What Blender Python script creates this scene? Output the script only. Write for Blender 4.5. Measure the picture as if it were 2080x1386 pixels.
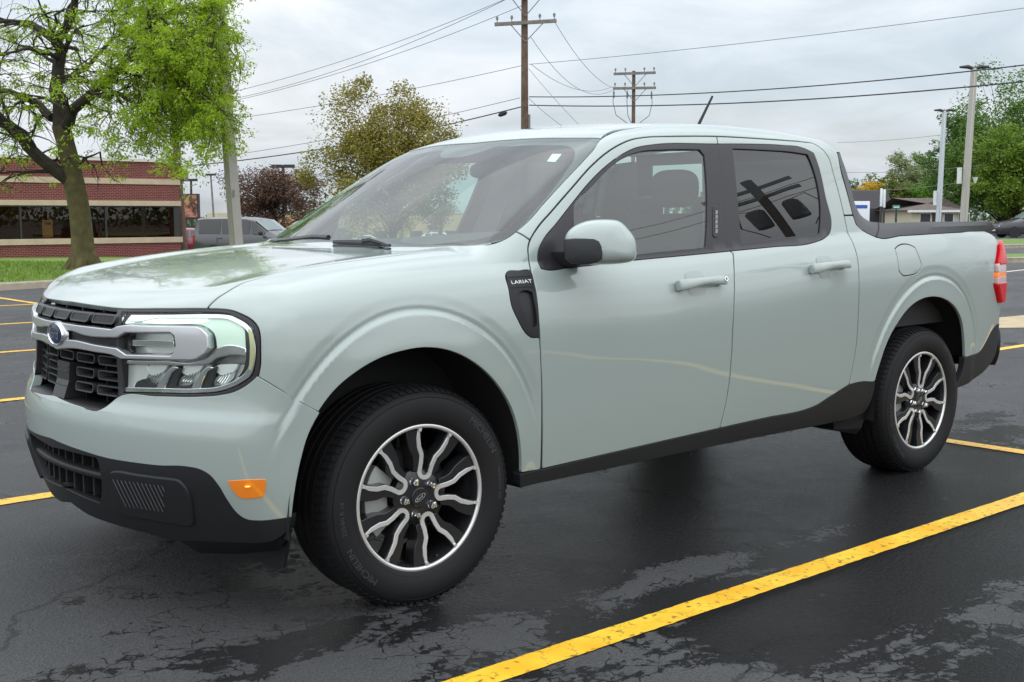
import bpy, bmesh, math, random
import numpy as np
from mathutils import Vector, Matrix, geometry
R=math.radians
random.seed(7); np.random.seed(7)
scene=bpy.context.scene
for o in list(bpy.data.objects): bpy.data.objects.remove(o)
COL=scene.collection
# ------------------------------------------------------------------ camera
W,H=2080,1386
CAMP=dict(f=2405.77,loc=(-2.25938,-2.99695,1.26336),yaw=.715780,pitch=.104790,roll=-.00244)
def cam_axes():
    y,p,r=CAMP['yaw'],CAMP['pitch'],CAMP['roll']
    fw=np.array([math.sin(y)*math.cos(p),math.cos(y)*math.cos(p),-math.sin(p)])
    rt=np.array([math.cos(y),-math.sin(y),0]); up=np.cross(rt,fw)
    return fw, rt*math.cos(r)+up*math.sin(r), -rt*math.sin(r)+up*math.cos(r)
FW,RT,UP=cam_axes(); CL=np.array(CAMP['loc'])
cd=bpy.data.cameras.new('camera'); cam=bpy.data.objects.new('camera',cd); COL.objects.link(cam)
cd.sensor_fit='HORIZONTAL'; cd.sensor_width=36; cd.lens=36*CAMP['f']/W; cd.clip_start=.05; cd.clip_end=3000
cam.matrix_world=Matrix(((RT[0],UP[0],-FW[0],CL[0]),(RT[1],UP[1],-FW[1],CL[1]),(RT[2],UP[2],-FW[2],CL[2]),(0,0,0,1)))
scene.camera=cam
# ------------------------------------------------------------------ sky
SUN_EL,SUN_AZ=R(52),R(215)      # azimuth measured from +Y towards +X
world=bpy.data.worlds.new('World'); scene.world=world; world.use_nodes=True
def make_sky():
    nt=world.node_tree; nt.nodes.clear(); N=nt.nodes.new; L=nt.links.new
    out=N('ShaderNodeOutputWorld'); bg=N('ShaderNodeBackground'); L(bg.outputs[0],out.inputs[0])
    sky=N('ShaderNodeTexSky'); sky.sky_type='NISHITA'; sky.sun_disc=False
    sky.sun_elevation=SUN_EL; sky.sun_rotation=SUN_AZ; sky.air_density=1.2; sky.dust_density=2.0; sky.ozone_density=1.5
    tc=N('ShaderNodeTexCoord'); sep=N('ShaderNodeSeparateXYZ'); L(tc.outputs['Generated'],sep.inputs[0])
    # cloud deck seen in perspective: direction / (z+.15)
    ad=N('ShaderNodeMath'); ad.operation='MAXIMUM'; ad.inputs[1].default_value=0.0; L(sep.outputs[2],ad.inputs[0])
    ad2=N('ShaderNodeMath'); ad2.operation='ADD'; ad2.inputs[1].default_value=.22; L(ad.outputs[0],ad2.inputs[0])
    dv=N('ShaderNodeVectorMath'); dv.operation='DIVIDE'; L(tc.outputs['Generated'],dv.inputs[0])
    cx=N('ShaderNodeCombineXYZ')
    for i in range(3): L(ad2.outputs[0],cx.inputs[i])
    L(cx.outputs[0],dv.inputs[1])
    n1=N('ShaderNodeTexNoise'); n1.inputs['Scale'].default_value=2.1; n1.inputs['Detail'].default_value=7; n1.inputs['Roughness'].default_value=.58; n1.inputs['Distortion'].default_value=.5
    L(dv.outputs[0],n1.inputs['Vector'])
    n2=N('ShaderNodeTexNoise'); n2.inputs['Scale'].default_value=1.1; n2.inputs['Detail'].default_value=5; n2.inputs['Distortion'].default_value=.3
    L(dv.outputs[0],n2.inputs['Vector'])
    r1=N('ShaderNodeValToRGB'); r1.color_ramp.elements[0].position=.36; r1.color_ramp.elements[1].position=.62
    r1.color_ramp.elements[0].color=(.66,.66,.66,1); r1.color_ramp.elements[1].color=(1,1,1,1)
    L(n1.outputs[0],r1.inputs[0])
    r2=N('ShaderNodeValToRGB'); r2.color_ramp.elements[0].position=.30; r2.color_ramp.elements[1].position=.70
    r2.color_ramp.elements[0].color=(6.3,7.1,7.9,1); r2.color_ramp.elements[1].color=(8.6,8.85,9.15,1)   # cloud white/grey in sky units
    L(n2.outputs[0],r2.inputs[0])
    # overcast skies brighten towards the zenith: (1+2 sin e)/3
    ov=N('ShaderNodeMath'); ov.operation='MULTIPLY_ADD'; L(ad.outputs[0],ov.inputs[0]); ov.inputs[1].default_value=SKYGRAD; ov.inputs[2].default_value=.92
    vm=N('ShaderNodeVectorMath'); vm.operation='SCALE'; L(r2.outputs[0],vm.inputs[0]); L(ov.outputs[0],vm.inputs['Scale'])
    mx=N('ShaderNodeMixRGB'); L(r1.outputs[0],mx.inputs[0]); L(sky.outputs[0],mx.inputs[1]); L(vm.outputs[0],mx.inputs[2])
    L(mx.outputs[0],bg.inputs[0]); bg.inputs[1].default_value=.10
SKYGRAD=1.9
make_sky()
sd=bpy.data.lights.new('sun','SUN'); sd.energy=1.2; sd.angle=R(168); sd.color=(1,.97,.92)
so=bpy.data.objects.new('sun',sd); COL.objects.link(so)
sv=Vector((math.sin(SUN_AZ)*math.cos(SUN_EL),math.cos(SUN_AZ)*math.cos(SUN_EL),math.sin(SUN_EL)))
so.rotation_euler=(-sv).to_track_quat('-Z','Y').to_euler(); so.location=(0,-10,20)
vs=scene.view_settings; vs.view_transform='Standard'; vs.look='None'; vs.gamma=1; vs.exposure=0.03; vs.use_curve_mapping=False
# ------------------------------------------------------------------ helpers
def link(o,parent=None):
    COL.objects.link(o)
    if parent is not None: o.parent=parent
    return o
def tag(o,label=None,cat=None,group=None,kind=None):
    if label: o['label']=label
    if cat: o['category']=cat
    if group: o['group']=group
    if kind: o['kind']=kind
    return o
def empty(name,loc=(0,0,0),rz=0,label=None,cat=None,group=None):
    o=bpy.data.objects.new(name,None); o.empty_display_size=.2; o.location=loc; o.rotation_euler=(0,0,rz); COL.objects.link(o)
    return tag(o,label,cat,group)
def mesh_obj(name,V,F,mat,parent=None,smooth=False,normals=None):
    me=bpy.data.meshes.new(name); me.from_pydata([tuple(map(float,v)) for v in V],[],[tuple(map(int,f)) for f in F]); me.update()
    if mat: me.materials.append(mat)
    if smooth or normals is not None: me.polygons.foreach_set('use_smooth',[True]*len(me.polygons))
    if normals is not None: me.normals_split_custom_set_from_vertices([tuple(map(float,n)) for n in normals])
    return link(bpy.data.objects.new(name,me),parent)
class MB:
    """collects shapes into one mesh"""
    def __init__(s): s.V=[];s.F=[]
    def add(s,V,F):
        b=len(s.V); s.V+=[tuple(v) for v in V]; s.F+=[tuple(i+b for i in f) for f in F]; return s
    def box(s,c,d,rot=None):
        v=[Vector((x*d[0]/2,y*d[1]/2,z*d[2]/2)) for x in(-1,1) for y in(-1,1) for z in(-1,1)]
        if rot is not None: v=[rot@q for q in v]
        return s.add([(q[0]+c[0],q[1]+c[1],q[2]+c[2]) for q in v],[(0,1,3,2),(4,6,7,5),(0,4,5,1),(2,3,7,6),(0,2,6,4),(1,5,7,3)])
    def span(s,a,b): return s.box([(p+q)/2 for p,q in zip(a,b)],[abs(q-p) for p,q in zip(a,b)])
    def tube(s,pts,rad,n=8,cap=True):
        pts=[Vector(p) for p in pts]
        if not hasattr(rad,'__len__'): rad=[rad]*len(pts)
        V=[];F=[];prev=None
        for i,p in enumerate(pts):
            t=(pts[min(i+1,len(pts)-1)]-pts[max(i-1,0)]).normalized()
            if prev is None:
                a=Vector((0,0,1)) if abs(t.z)<.9 else Vector((1,0,0)); u=t.cross(a).normalized()
            else: u=(prev-t*prev.dot(t)).normalized()
            prev=u; v=t.cross(u)
            for k in range(n):
                a=2*math.pi*k/n; q=p+(u*math.cos(a)+v*math.sin(a))*rad[i]; V.append(q)
        for i in range(len(pts)-1):
            for k in range(n): F.append((i*n+k,i*n+(k+1)%n,(i+1)*n+(k+1)%n,(i+1)*n+k))
        if cap: F.append(tuple(range(n-1,-1,-1))); F.append(tuple((len(pts)-1)*n+k for k in range(n)))
        return s.add(V,F)
    def prism(s,poly,ax,a,b):
        """poly 2-D extruded along axis ax (0,1,2) from a to b"""
        n=len(poly); V=[]
        for t in (a,b):
            for (p,q) in poly:
                v=[p,q]; v.insert(ax,t); V.append(v)
        F=[tuple(range(n)),tuple(range(2*n-1,n-1,-1))]+[(i,i+n,(i+1)%n+n,(i+1)%n) for i in range(n)]
        return s.add(V,F)
    def lathe(s,prof,n=32,ax='z',c=(0,0,0)):
        V=[];F=[];m=len(prof)
        for k in range(n):
            a=2*math.pi*k/n
            for (r,h) in prof:
                x,y=r*math.cos(a),r*math.sin(a)
                V.append((c[0]+x,c[1]+y,c[2]+h) if ax=='z' else (c[0]+x,c[1]+h,c[2]+y))
        for k in range(n):
            for i in range(m-1): F.append((k*m+i,((k+1)%n)*m+i,((k+1)%n)*m+i+1,k*m+i+1))
        return s.add(V,F)
    def obj(s,name,mat,parent=None,smooth=False,bevel=0,fix=True,seg=2,angle=40):
        me=bpy.data.meshes.new(name); me.from_pydata(s.V,[],s.F); me.update()
        if fix or bevel:
            bm=bmesh.new(); bm.from_mesh(me)
            if fix: bmesh.ops.recalc_face_normals(bm,faces=bm.faces)
            if bevel:
                e=[e for e in bm.edges if len(e.link_faces)==2 and e.calc_face_angle(0)>R(30)]
                bmesh.ops.bevel(bm,geom=e,offset=bevel,segments=seg,profile=.6,affect='EDGES',clamp_overlap=True)
            bm.to_mesh(me); bm.free()
        if mat: me.materials.append(mat)
        if smooth or bevel:
            me.polygons.foreach_set('use_smooth',[True]*len(me.polygons))
            try: me.set_sharp_from_angle(angle=R(angle))
            except Exception: pass
        return link(bpy.data.objects.new(name,me),parent)
MATS={}
def mat(name,col=(.5,.5,.5),rough=.5,metal=0,coat=0,spec=.5,emit=None,estr=0,trans=0,ior=1.5,var=0,vscale=8,bump=0,bscale=60,alpha=1,coatr=.03):
    if name in MATS: return MATS[name]
    m=bpy.data.materials.new(name); m.use_nodes=True; nt=m.node_tree; b=nt.nodes['Principled BSDF']
    b.inputs['Base Color'].default_value=(*col,1); b.inputs['Roughness'].default_value=rough; b.inputs['Metallic'].default_value=metal
    b.inputs['Coat Weight'].default_value=coat; b.inputs['Coat Roughness'].default_value=coatr; b.inputs['Specular IOR Level'].default_value=spec
    b.inputs['Transmission Weight'].default_value=trans; b.inputs['IOR'].default_value=ior
    if emit: b.inputs['Emission Color'].default_value=(*emit,1); b.inputs['Emission Strength'].default_value=estr
    tc=nt.nodes.new('ShaderNodeTexCoord')
    if var:
        n=nt.nodes.new('ShaderNodeTexNoise'); n.inputs['Scale'].default_value=vscale; n.inputs['Detail'].default_value=6; nt.links.new(tc.outputs['Object'],n.inputs['Vector'])
        r=nt.nodes.new('ShaderNodeValToRGB'); r.color_ramp.elements[0].position=.3; r.color_ramp.elements[1].position=.7
        r.color_ramp.elements[0].color=(*[c*(1-var) for c in col],1); r.color_ramp.elements[1].color=(*[min(1,c*(1+var)) for c in col],1)
        nt.links.new(n.outputs[0],r.inputs[0]); nt.links.new(r.outputs[0],b.inputs['Base Color'])
    if bump:
        n=nt.nodes.new('ShaderNodeTexNoise'); n.inputs['Scale'].default_value=bscale; n.inputs['Detail'].default_value=4; nt.links.new(tc.outputs['Object'],n.inputs['Vector'])
        bp=nt.nodes.new('ShaderNodeBump'); bp.inputs['Strength'].default_value=bump; bp.inputs['Distance'].default_value=.01
        nt.links.new(n.outputs[0],bp.inputs['Height']); nt.links.new(bp.outputs[0],b.inputs['Normal'])
    MATS[name]=m; return m
def glass(name,tint,ior=1.6,rough=0.0,film=0):
    """thin single sheet: tinted see-through plus mirror reflection by angle"""
    if name in MATS: return MATS[name]
    m=bpy.data.materials.new(name); m.use_nodes=True; nt=m.node_tree; nt.nodes.clear(); N=nt.nodes.new; L=nt.links.new
    o=N('ShaderNodeOutputMaterial'); mx=N('ShaderNodeMixShader'); t=N('ShaderNodeBsdfTransparent'); g=N('ShaderNodeBsdfGlossy'); f=N('ShaderNodeFresnel')
    t.inputs[0].default_value=(*tint,1); g.inputs['Roughness'].default_value=rough
    ge=N('ShaderNodeNewGeometry'); mr=N('ShaderNodeMapRange'); mr.inputs['To Min'].default_value=ior; mr.inputs['To Max'].default_value=1/ior; L(ge.outputs['Backfacing'],mr.inputs['Value']); L(mr.outputs[0],f.inputs[0])   # a sheet reflects alike from both sides
    src=t
    if film:      # pale haze put into the pane as veiling light; film is its share
        df=N('ShaderNodeBsdfDiffuse'); df.inputs[0].default_value=(.62,.68,.66,1); m2=N('ShaderNodeMixShader'); m2.inputs[0].default_value=film; L(t.outputs[0],m2.inputs[1]); L(df.outputs[0],m2.inputs[2]); src=m2
    L(f.outputs[0],mx.inputs[0]); L(src.outputs[0],mx.inputs[1]); L(g.outputs[0],mx.inputs[2]); L(mx.outputs[0],o.inputs[0])
    MATS[name]=m; return m
def text_mesh(txt,size=1,shear=0,depth=0):
    """vertices and faces of flat lettering (origin left baseline), x right, y up"""
    cu=bpy.data.curves.new('t','FONT'); cu.body=txt; cu.size=size; cu.shear=shear; cu.resolution_u=3
    ob=bpy.data.objects.new('t',cu); COL.objects.link(ob); dg=bpy.context.evaluated_depsgraph_get(); dg.update()
    me=ob.evaluated_get(dg).to_mesh(); V=[tuple(v.co) for v in me.vertices]; F=[tuple(p.vertices) for p in me.polygons]
    bpy.data.objects.remove(ob); bpy.data.curves.remove(cu)
    return np.array(V),F
def ray(px,py):
    px=np.asarray(px,float);py=np.asarray(py,float)
    d=FW*CAMP['f']+RT*(px-W/2)[...,None]-UP*(py-H/2)[...,None]; return d/np.linalg.norm(d,axis=-1,keepdims=True)
def at_z(px,py,z=0.):
    d=ray(px,py); return Vector(CL+d*((z-CL[2])/d[2]))
def at_d(px,py,dist):
    """point on the pixel's ray at horizontal depth dist"""
    d=ray(px,py); fh=np.array([math.sin(CAMP['yaw']),math.cos(CAMP['yaw']),0]); return Vector(CL+d*(dist/(d@fh)))
def at_y(px,py,Y):
    d=ray(px,py); return Vector(CL+d*((Y-CL[1])/d[1]))
CY=.922
_IP={}
def _ipc(pts):
    """piecewise cubic (monotone) coefficients, linear beyond the ends"""
    P=np.array(pts,float); X,Y=P[:,0],P[:,1]; h=np.diff(X); d=np.diff(Y)/h
    m=np.zeros_like(Y); m[0]=d[0]; m[-1]=d[-1]
    for i in range(1,len(X)-1):
        if d[i-1]*d[i]>0:
            w1=2*h[i]+h[i-1]; w2=h[i]+2*h[i-1]; m[i]=(w1+w2)/(w1/d[i-1]+w2/d[i])
    c2=(3*d-2*m[:-1]-m[1:])/h; c3=(m[:-1]+m[1:]-2*d)/h**2
    C=np.zeros((len(X)+1,5))
    C[0]=(X[0],Y[0],m[0],0,0); C[-1]=(X[-1],Y[-1],m[-1],0,0)
    C[1:-1]=np.c_[X[:-1],Y[:-1],m[:-1],c2,c3]
    return X,C
def ip(x,pts):
    k=id(pts)
    if k not in _IP: _IP[k]=_ipc(pts)
    X,C=_IP[k]; x=np.asarray(x,float); c=C[np.searchsorted(X,x)]; t=x-c[...,0]
    return ((c[...,4]*t+c[...,3])*t+c[...,2])*t+c[...,1]
def smax(a,b,k):
    h=np.maximum(k-np.abs(a-b),0)/k
    return np.maximum(a,b)+h*h*k*.25
def smin(a,b,k): return -smax(-a,-b,k)
def sst(x,a,b):
    t=np.clip((x-a)/(b-a),0,1); return t*t*(3-2*t)
XF=[(.20,-.76),(.30,-.815),(.40,-.850),(.50,-.872),(.60,-.877),(.655,-.868),(.70,-.846),(.75,-.839),(.87,-.832),(.93,-.827),(.97,-.815),(1.02,-.785),(1.1,-.70)]
INS=[(.15,.09),(.25,.055),(.35,.034),(.50,.0190),(.66,.0085),(.78,.0022),(.87,.000),(.95,.006),(1.02,.022),(1.08,.050),(1.13,.086)]
BELT=[(-1,1.06),(0,1.09),(.5,1.106),(1.03,1.110),(1.55,1.131),(2.1,1.165),(2.6,1.19),(3.6,1.20),(4.2,1.20)]
HOOD=[(-.86,.975),(-.80,.998),(-.72,1.021),(-.6,1.051),(-.4,1.088),(-.1,1.125),(.2,1.148),(.6,1.165),(1.2,1.17),(2,1.18)]
XW=[(1.10,.10),(1.209,.285),(1.35,.52),(1.48,.745),(1.563,.905),(1.66,1.12)]
ROOF=[(.6,1.53),(.95,1.602),(1.2,1.640),(1.5,1.672),(1.8,1.686),(2.1,1.682),(2.4,1.664),(2.7,1.635)]
def flare(X,Z,cx,cz,rx,rz,f0):
    a=np.arctan2(Z-cz,X-cx); r=np.hypot((X-cx)/rx,(Z-cz)/rz)  # 1 on arch lip
    d=(r-1)*.5*(rx+rz)     # metres outside the lip
    fade=sst(np.sin(a),f0[0],f0[1])
    prof=-.003*sst(d,.160,.125)-.005*sst(d,.122,.104)+.012*sst(d,.104,.088)+.004*sst(d,.08,0.0)
    return prof*fade+ .010*sst(d,.10,.0)*(1-fade)
def inset(X,Z):
    zb=ip(X,BELT); zz=Z-zb+1.13
    lo=ip(np.minimum(zz,1.13),INS)
    dz=np.maximum(zz-1.13,0); up=.27*dz+.09*dz*dz
    i=lo+up
    i=i+.13*np.maximum(-X-.12,0)**2+.13*np.maximum(X-3.15,0)**2
    i=i-flare(X,Z,-.045,.36,.445,.50,(.30,.62))-flare(X,Z,3.076,.36,.445,.50,(.25,.55))
    return i
def gside(X,w,Z): return w-(CY-inset(X,Z))
def gfront(X,w,Z):
    return (ip(Z,XF)+.36*w*w-X)*.85
def grear(X,w,Z): return (X-(4.055-.10*w*w-.05*np.maximum(Z-1.0,0)))
def gtop(X,w,Z):
    zt=ip(X,HOOD)-.035*w*w+.016*np.exp(-((w-.66)/.09)**2)*sst(X,-.9,-.4)
    zr=1.245-.10*np.maximum(w-.85,0)
    zt=zt+(zr-zt)*sst(X,2.3,2.6)
    return Z-zt
def gws(X,w,Z): return (ip(Z,XW)+.30*w*w-X)*.52
def groof(X,w,Z): return Z-(ip(X,ROOF)-.095*w*w)
def gback(X,w,Z): return (X-(2.585+.40*(1.62-Z)-.05*w*w))*.93
def gcab(X,w,Z):
    g=smax(gws(X,w,Z),groof(X,w,Z),.05)
    return smax(g,gback(X,w,Z),.06)
def G(P):
    X,Y,Z=P[...,0],P[...,1],P[...,2]; w=np.abs(Y-CY)
    s=gside(X,w,Z)
    t=smin(gtop(X,w,Z),gcab(X,w,Z),.03+.12*sst(X,2.0,2.5))
    g=smax(s,t,.09)
    g=smax(g,gfront(X,w,Z),.075)
    g=smax(g,grear(X,w,Z),.10)
    return g
def grad(P,e=1.5e-3):
    n=np.stack([G(P+np.eye(3)[k]*e)-G(P-np.eye(3)[k]*e) for k in range(3)],-1)
    return n/np.linalg.norm(n,axis=-1,keepdims=True)
def march(o,D,t0,t1,n,off=0.):
    """first root of G-off along rays o+tD (o and D (N,3)); nan where none"""
    out=np.full(len(D),np.nan)
    for c0 in range(0,len(D),2500):
        oo,dd=o[c0:c0+2500],D[c0:c0+2500]; m=len(dd); r=np.arange(m)
        ts=np.broadcast_to(np.linspace(t0,t1,n),(m,n)); ok=None
        for step in range(3):
            g=G(oo[:,None,:]+dd[:,None,:]*ts[...,None])-off
            neg=g<0; i=np.argmax(neg,1); has=neg.any(1)
            if ok is None: ok=has.copy()
            i=np.where(has,np.maximum(i,1),ts.shape[1]-1); a,b=ts[r,i-1],ts[r,i]; ga,gb=g[r,i-1],g[r,i]
            if step<2: ts=a[:,None]+(b-a)[:,None]*np.linspace(0,1,12)
        f=np.clip(ga/np.where(np.abs(ga-gb)<1e-12,1,ga-gb),0,1); t=a+(b-a)*f
        out[c0:c0+2500]=np.where(ok,t,np.nan)
    return out
def cast(o,D,t0=2.0,t1=7.6,n=170,off=0.):
    return march(np.broadcast_to(o,D.shape),D,t0,t1,n,off)
def hit_px(pts,off=0.):
    pts=np.array(pts,float); D=ray(pts[:,0],pts[:,1]); t=cast(CL,D,off=off)
    for i in np.where(np.isnan(t))[0]:      # just outside the silhouette: nearest approach
        ts=np.linspace(1.8,8,900); g=G(CL+D[i]*ts[:,None])-off; t[i]=ts[g.argmin()]
    return CL+D*t[:,None]
def spline(P,closed=True,seg=.012,ang=50):
    """resample through points (N,k); corners sharper than ang stay corners"""
    P=np.asarray(P,float); keep=np.linalg.norm(P-np.roll(P,1,0),axis=1)>1e-5
    if not closed: keep[0]=True
    P=P[keep]; n=len(P); cor=[]
    for i in range(n):
        if not closed and i in (0,n-1): cor.append(True); continue
        a=P[i]-P[i-1]; b=P[(i+1)%n]-P[i]; na,nb=np.linalg.norm(a),np.linalg.norm(b)
        cor.append(na<1e-9 or nb<1e-9 or (a@b)/(na*nb)<math.cos(R(ang)))
    out=[];corner=[]
    for i in range(n if closed else n-1):
        p1,p2=P[i],P[(i+1)%n]; d=np.linalg.norm(p2-p1); m=max(1,int(round(d/seg)))
        def tang(j):
            a,b,c=P[(j-1)%n],P[j%n],P[(j+1)%n]; la,lb=np.linalg.norm(b-a)+1e-9,np.linalg.norm(c-b)+1e-9
            return ((b-a)/la*lb+(c-b)/lb*la)/(la+lb)
        m1=(p2-p1)/d if cor[i] else tang(i); m2=(p2-p1)/d if cor[(i+1)%n] else tang(i+1)
        if cor[i] and not cor[(i+1)%n]: m1=2*(p2-p1)/d-m2
        if cor[(i+1)%n] and not cor[i]: m2=2*(p2-p1)/d-m1
        for k in range(m):
            t=k/m; t2=t*t;t3=t2*t
            out.append((2*t3-3*t2+1)*p1+(t3-2*t2+t)*d*m1+(-2*t3+3*t2)*p2+(t3-t2)*d*m2); corner.append(cor[i] and k==0)
    if not closed: out.append(P[-1])
    return np.array(out)
def basis(d):
    d=np.array(d,float); d/=np.linalg.norm(d)
    if abs(d[2])<.9: e1=np.cross(d,[0,0,1.]); 
    else: e1=np.array([1.,0,0]); e1=e1-d*(e1@d)
    e1/=np.linalg.norm(e1); e2=np.cross(e1,d); return d,e1,e2
def solve(ab,d,e1,e2,t0,t1,off=0.,n=44):
    B=ab[:,:1]*e1+ab[:,1:]*e2; t=march(B,np.broadcast_to(np.asarray(d,float),B.shape),t0,t1,n,off)
    return B+d*np.where(np.isnan(t),(t0+t1)/2,t)[:,None]
def pip(pts,poly):
    x,y=pts[:,0],pts[:,1]; ins=np.zeros(len(pts),bool); a=poly; b=np.roll(poly,-1,0)
    for (x1,y1),(x2,y2) in zip(a,b):
        c=((y1>y)!=(y2>y))
        if y1!=y2: ins^=c&(x<(x2-x1)*(y-y1)/(y2-y1)+x1)
    return ins
def segdist(pts,poly):
    d=np.full(len(pts),9.); a=poly; b=np.roll(poly,-1,0)
    for p,q in zip(a,b):
        v=q-p; L=v@v+1e-12; t=np.clip(((pts-p)@v)/L,0,1); d=np.minimum(d,np.linalg.norm(pts-p-t[:,None]*v,axis=1))
    return d
def inset_poly(P,g):
    a=P-np.roll(P,1,0); b=np.roll(P,-1,0)-P
    a/=np.linalg.norm(a,axis=1,keepdims=True)+1e-12; b/=np.linalg.norm(b,axis=1,keepdims=True)+1e-12
    na=np.c_[-a[:,1],a[:,0]]; nb=np.c_[-b[:,1],b[:,0]]; n=na+nb; L=np.linalg.norm(n,axis=1,keepdims=True); n/=L+1e-9
    s=np.clip(1/np.maximum((n*nb).sum(1,keepdims=True),.4),1,2.2)
    return P+n*g*s
def area2(P): return .5*np.sum(P[:,0]*np.roll(P[:,1],-1)-np.roll(P[:,0],-1)*P[:,1])
def to3d(outline,off=0.):
    px=[(i,q) for i,q in enumerate(outline) if len(q)==2]; out=[None]*len(outline)
    if px:
        h=hit_px([q for _,q in px],off)
        for (i,_),p in zip(px,h): out[i]=p
    for i,q in enumerate(outline):
        if len(q)==3: out[i]=np.array(q,float)
    return np.array(out)
def panel_mesh(outline,d,off=0.,gap=.0050,depth=.014,res=.016,holes=(),ang=50,seg=.012,cyl=False,margin=.3,roll=.0022,back=False,center=False,fdir=False):
    d,e1,e2=basis(d)
    def ab(o,offs=off):
        P=to3d(o,offs); return np.c_[P@e1,P@e2],P@d
    A,T=ab(outline); t0,t1=T.min()-margin,T.max()+.08
    loops=[]
    A=spline(A,True,seg,ang)
    if area2(A)<0: A=A[::-1]
    cy=None
    if gap: A2=inset_poly(A,gap)
    else: A2=A
    loops.append(A2)
    for h in holes:
        B,_=ab(h); B=spline(B,True,seg,ang)
        if area2(B)>0: B=B[::-1]
        loops.append(inset_poly(B,gap) if gap else B)
    lo,hi=A2.min(0),A2.max(0)
    gx,gy=np.meshgrid(np.arange(lo[0]+res/2,hi[0],res),np.arange(lo[1]+res/2,hi[1],res*.9)); gx[1::2]+=res/2
    g=np.c_[gx.ravel(),gy.ravel()]
    ins=pip(g,A2)
    for Lp in loops[1:]: ins&=~pip(g,Lp)
    g=g[ins]; 
    for Lp in loops: g=g[segdist(g,Lp)>res*.45] if len(g) else g
    pts=np.vstack(loops+[g]); edges=[];b=0
    for Lp in loops: n=len(Lp); edges+=[(b+i,b+(i+1)%n) for i in range(n)]; b+=n
    nb=b
    vo,eo,fo,ov,oe,of=geometry.delaunay_2d_cdt([Vector(p) for p in pts],edges,[],0,1e-7,True)
    vo=np.array([tuple(v) for v in vo]); F=np.array([f for f in fo if len(f)==3])
    c=vo[F].mean(1); k=pip(c,A2)
    for Lp in loops[1:]: k&=~pip(c,Lp)
    F=F[k]
    inp2out={}
    for i,l in enumerate(ov):
        for q in l: inp2out[q]=i
    P=solve(vo,d,e1,e2,t0,t1,off)
    if center: P[np.abs(P[:,1]-CY)<.003,1]=CY
    Nn=grad(P)
    fn=np.cross(P[F[:,1]]-P[F[:,0]],P[F[:,2]]-P[F[:,0]]); fl=(fn*Nn[F[:,0]]).sum(1)<0; F[fl]=F[fl][:,::-1]
    V=[P];NN=[Nn];FF=[tuple(f) for f in F]; base=len(P); b=0
    if depth:
        for Lp in loops:
            n=len(Lp); idx=[inp2out[b+i] for i in range(n)]; b+=n
            p0=P[idx]; n0=Nn[idx]; tg=np.roll(p0,-1,0)-np.roll(p0,1,0); tg/=np.linalg.norm(tg,axis=1,keepdims=True)+1e-9
            o=np.cross(tg,n0); 
            # outward of the panel: points away from the interior (loops run ccw seen with e1,e2)
            ctr=np.cross(e1,e2); s=1.0
            mid=Lp; nxt=np.roll(Lp,-1,0)-np.roll(Lp,1,0); on=np.c_[nxt[:,1],-nxt[:,0]]; on/=np.linalg.norm(on,axis=1,keepdims=True)+1e-9
            o3=on[:,:1]*e1+on[:,1:]*e2; sg=np.sign((o*o3).sum(1)); o=o*np.where(sg==0,1,sg)[:,None]
            r1=p0+o*roll*.7-n0*roll*.45; r2=p0+o*roll-n0*roll*1.6; r3=p0+o*roll+(d*depth if fdir else -n0*depth)
            V+= [r1,r2,r3]; NN+=[(n0+o)/1.414,o,o]
            prev=idx
            for q in range(3):
                cur=list(range(base,base+n)); base+=n
                for i in range(n):
                    j=(i+1)%n
                    if center and abs(p0[i,1]-CY)<.003 and abs(p0[j,1]-CY)<.003: continue
                    f=(prev[i],cur[i],cur[j],prev[j]); FF.append(f)
                prev=cur
    V=np.vstack(V);NN=np.vstack(NN)
    NN/=np.linalg.norm(NN,axis=1,keepdims=True)+1e-12
    # consistent winding for the flange
    FF2=[]
    for f in FF:
        a=np.cross(V[f[1]]-V[f[0]],V[f[2]]-V[f[0]]); FF2.append(f if (a*NN[list(f)].sum(0)).sum()>=0 else f[::-1])
    return V,FF2,NN
def mirror(V,F,N=None):
    V=np.array(V,float).copy(); V[:,1]=2*CY-V[:,1]; F=[tuple(f)[::-1] for f in F]
    if N is None: return V,F
    N=N.copy(); N[:,1]*=-1; return V,F,N
def panel(name,m,parent,outline,d,mode='pair',parent2=None,**k):
    """mode: 'one' near side only, 'pair' near + mirrored object, 'join' both halves in one mesh"""
    V,F,N=panel_mesh(outline,d,**k)
    if mode=='join':
        V2,F2,N2=mirror(V,F,N); n=len(V)
        return mesh_obj(name,np.vstack([V,V2]),list(F)+[tuple(i+n for i in f) for f in F2],m,parent,normals=np.vstack([N,N2]))
    o=mesh_obj(name,V,F,m,parent,normals=N)
    if mode=='pair':
        V2,F2,N2=mirror(V,F,N); return o,mesh_obj(name,V2,F2,m,parent2 or parent,normals=N2)
    return o
def shift_px(pts,dx,dy): return [(x+dx,y+dy) for x,y in pts]
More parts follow.
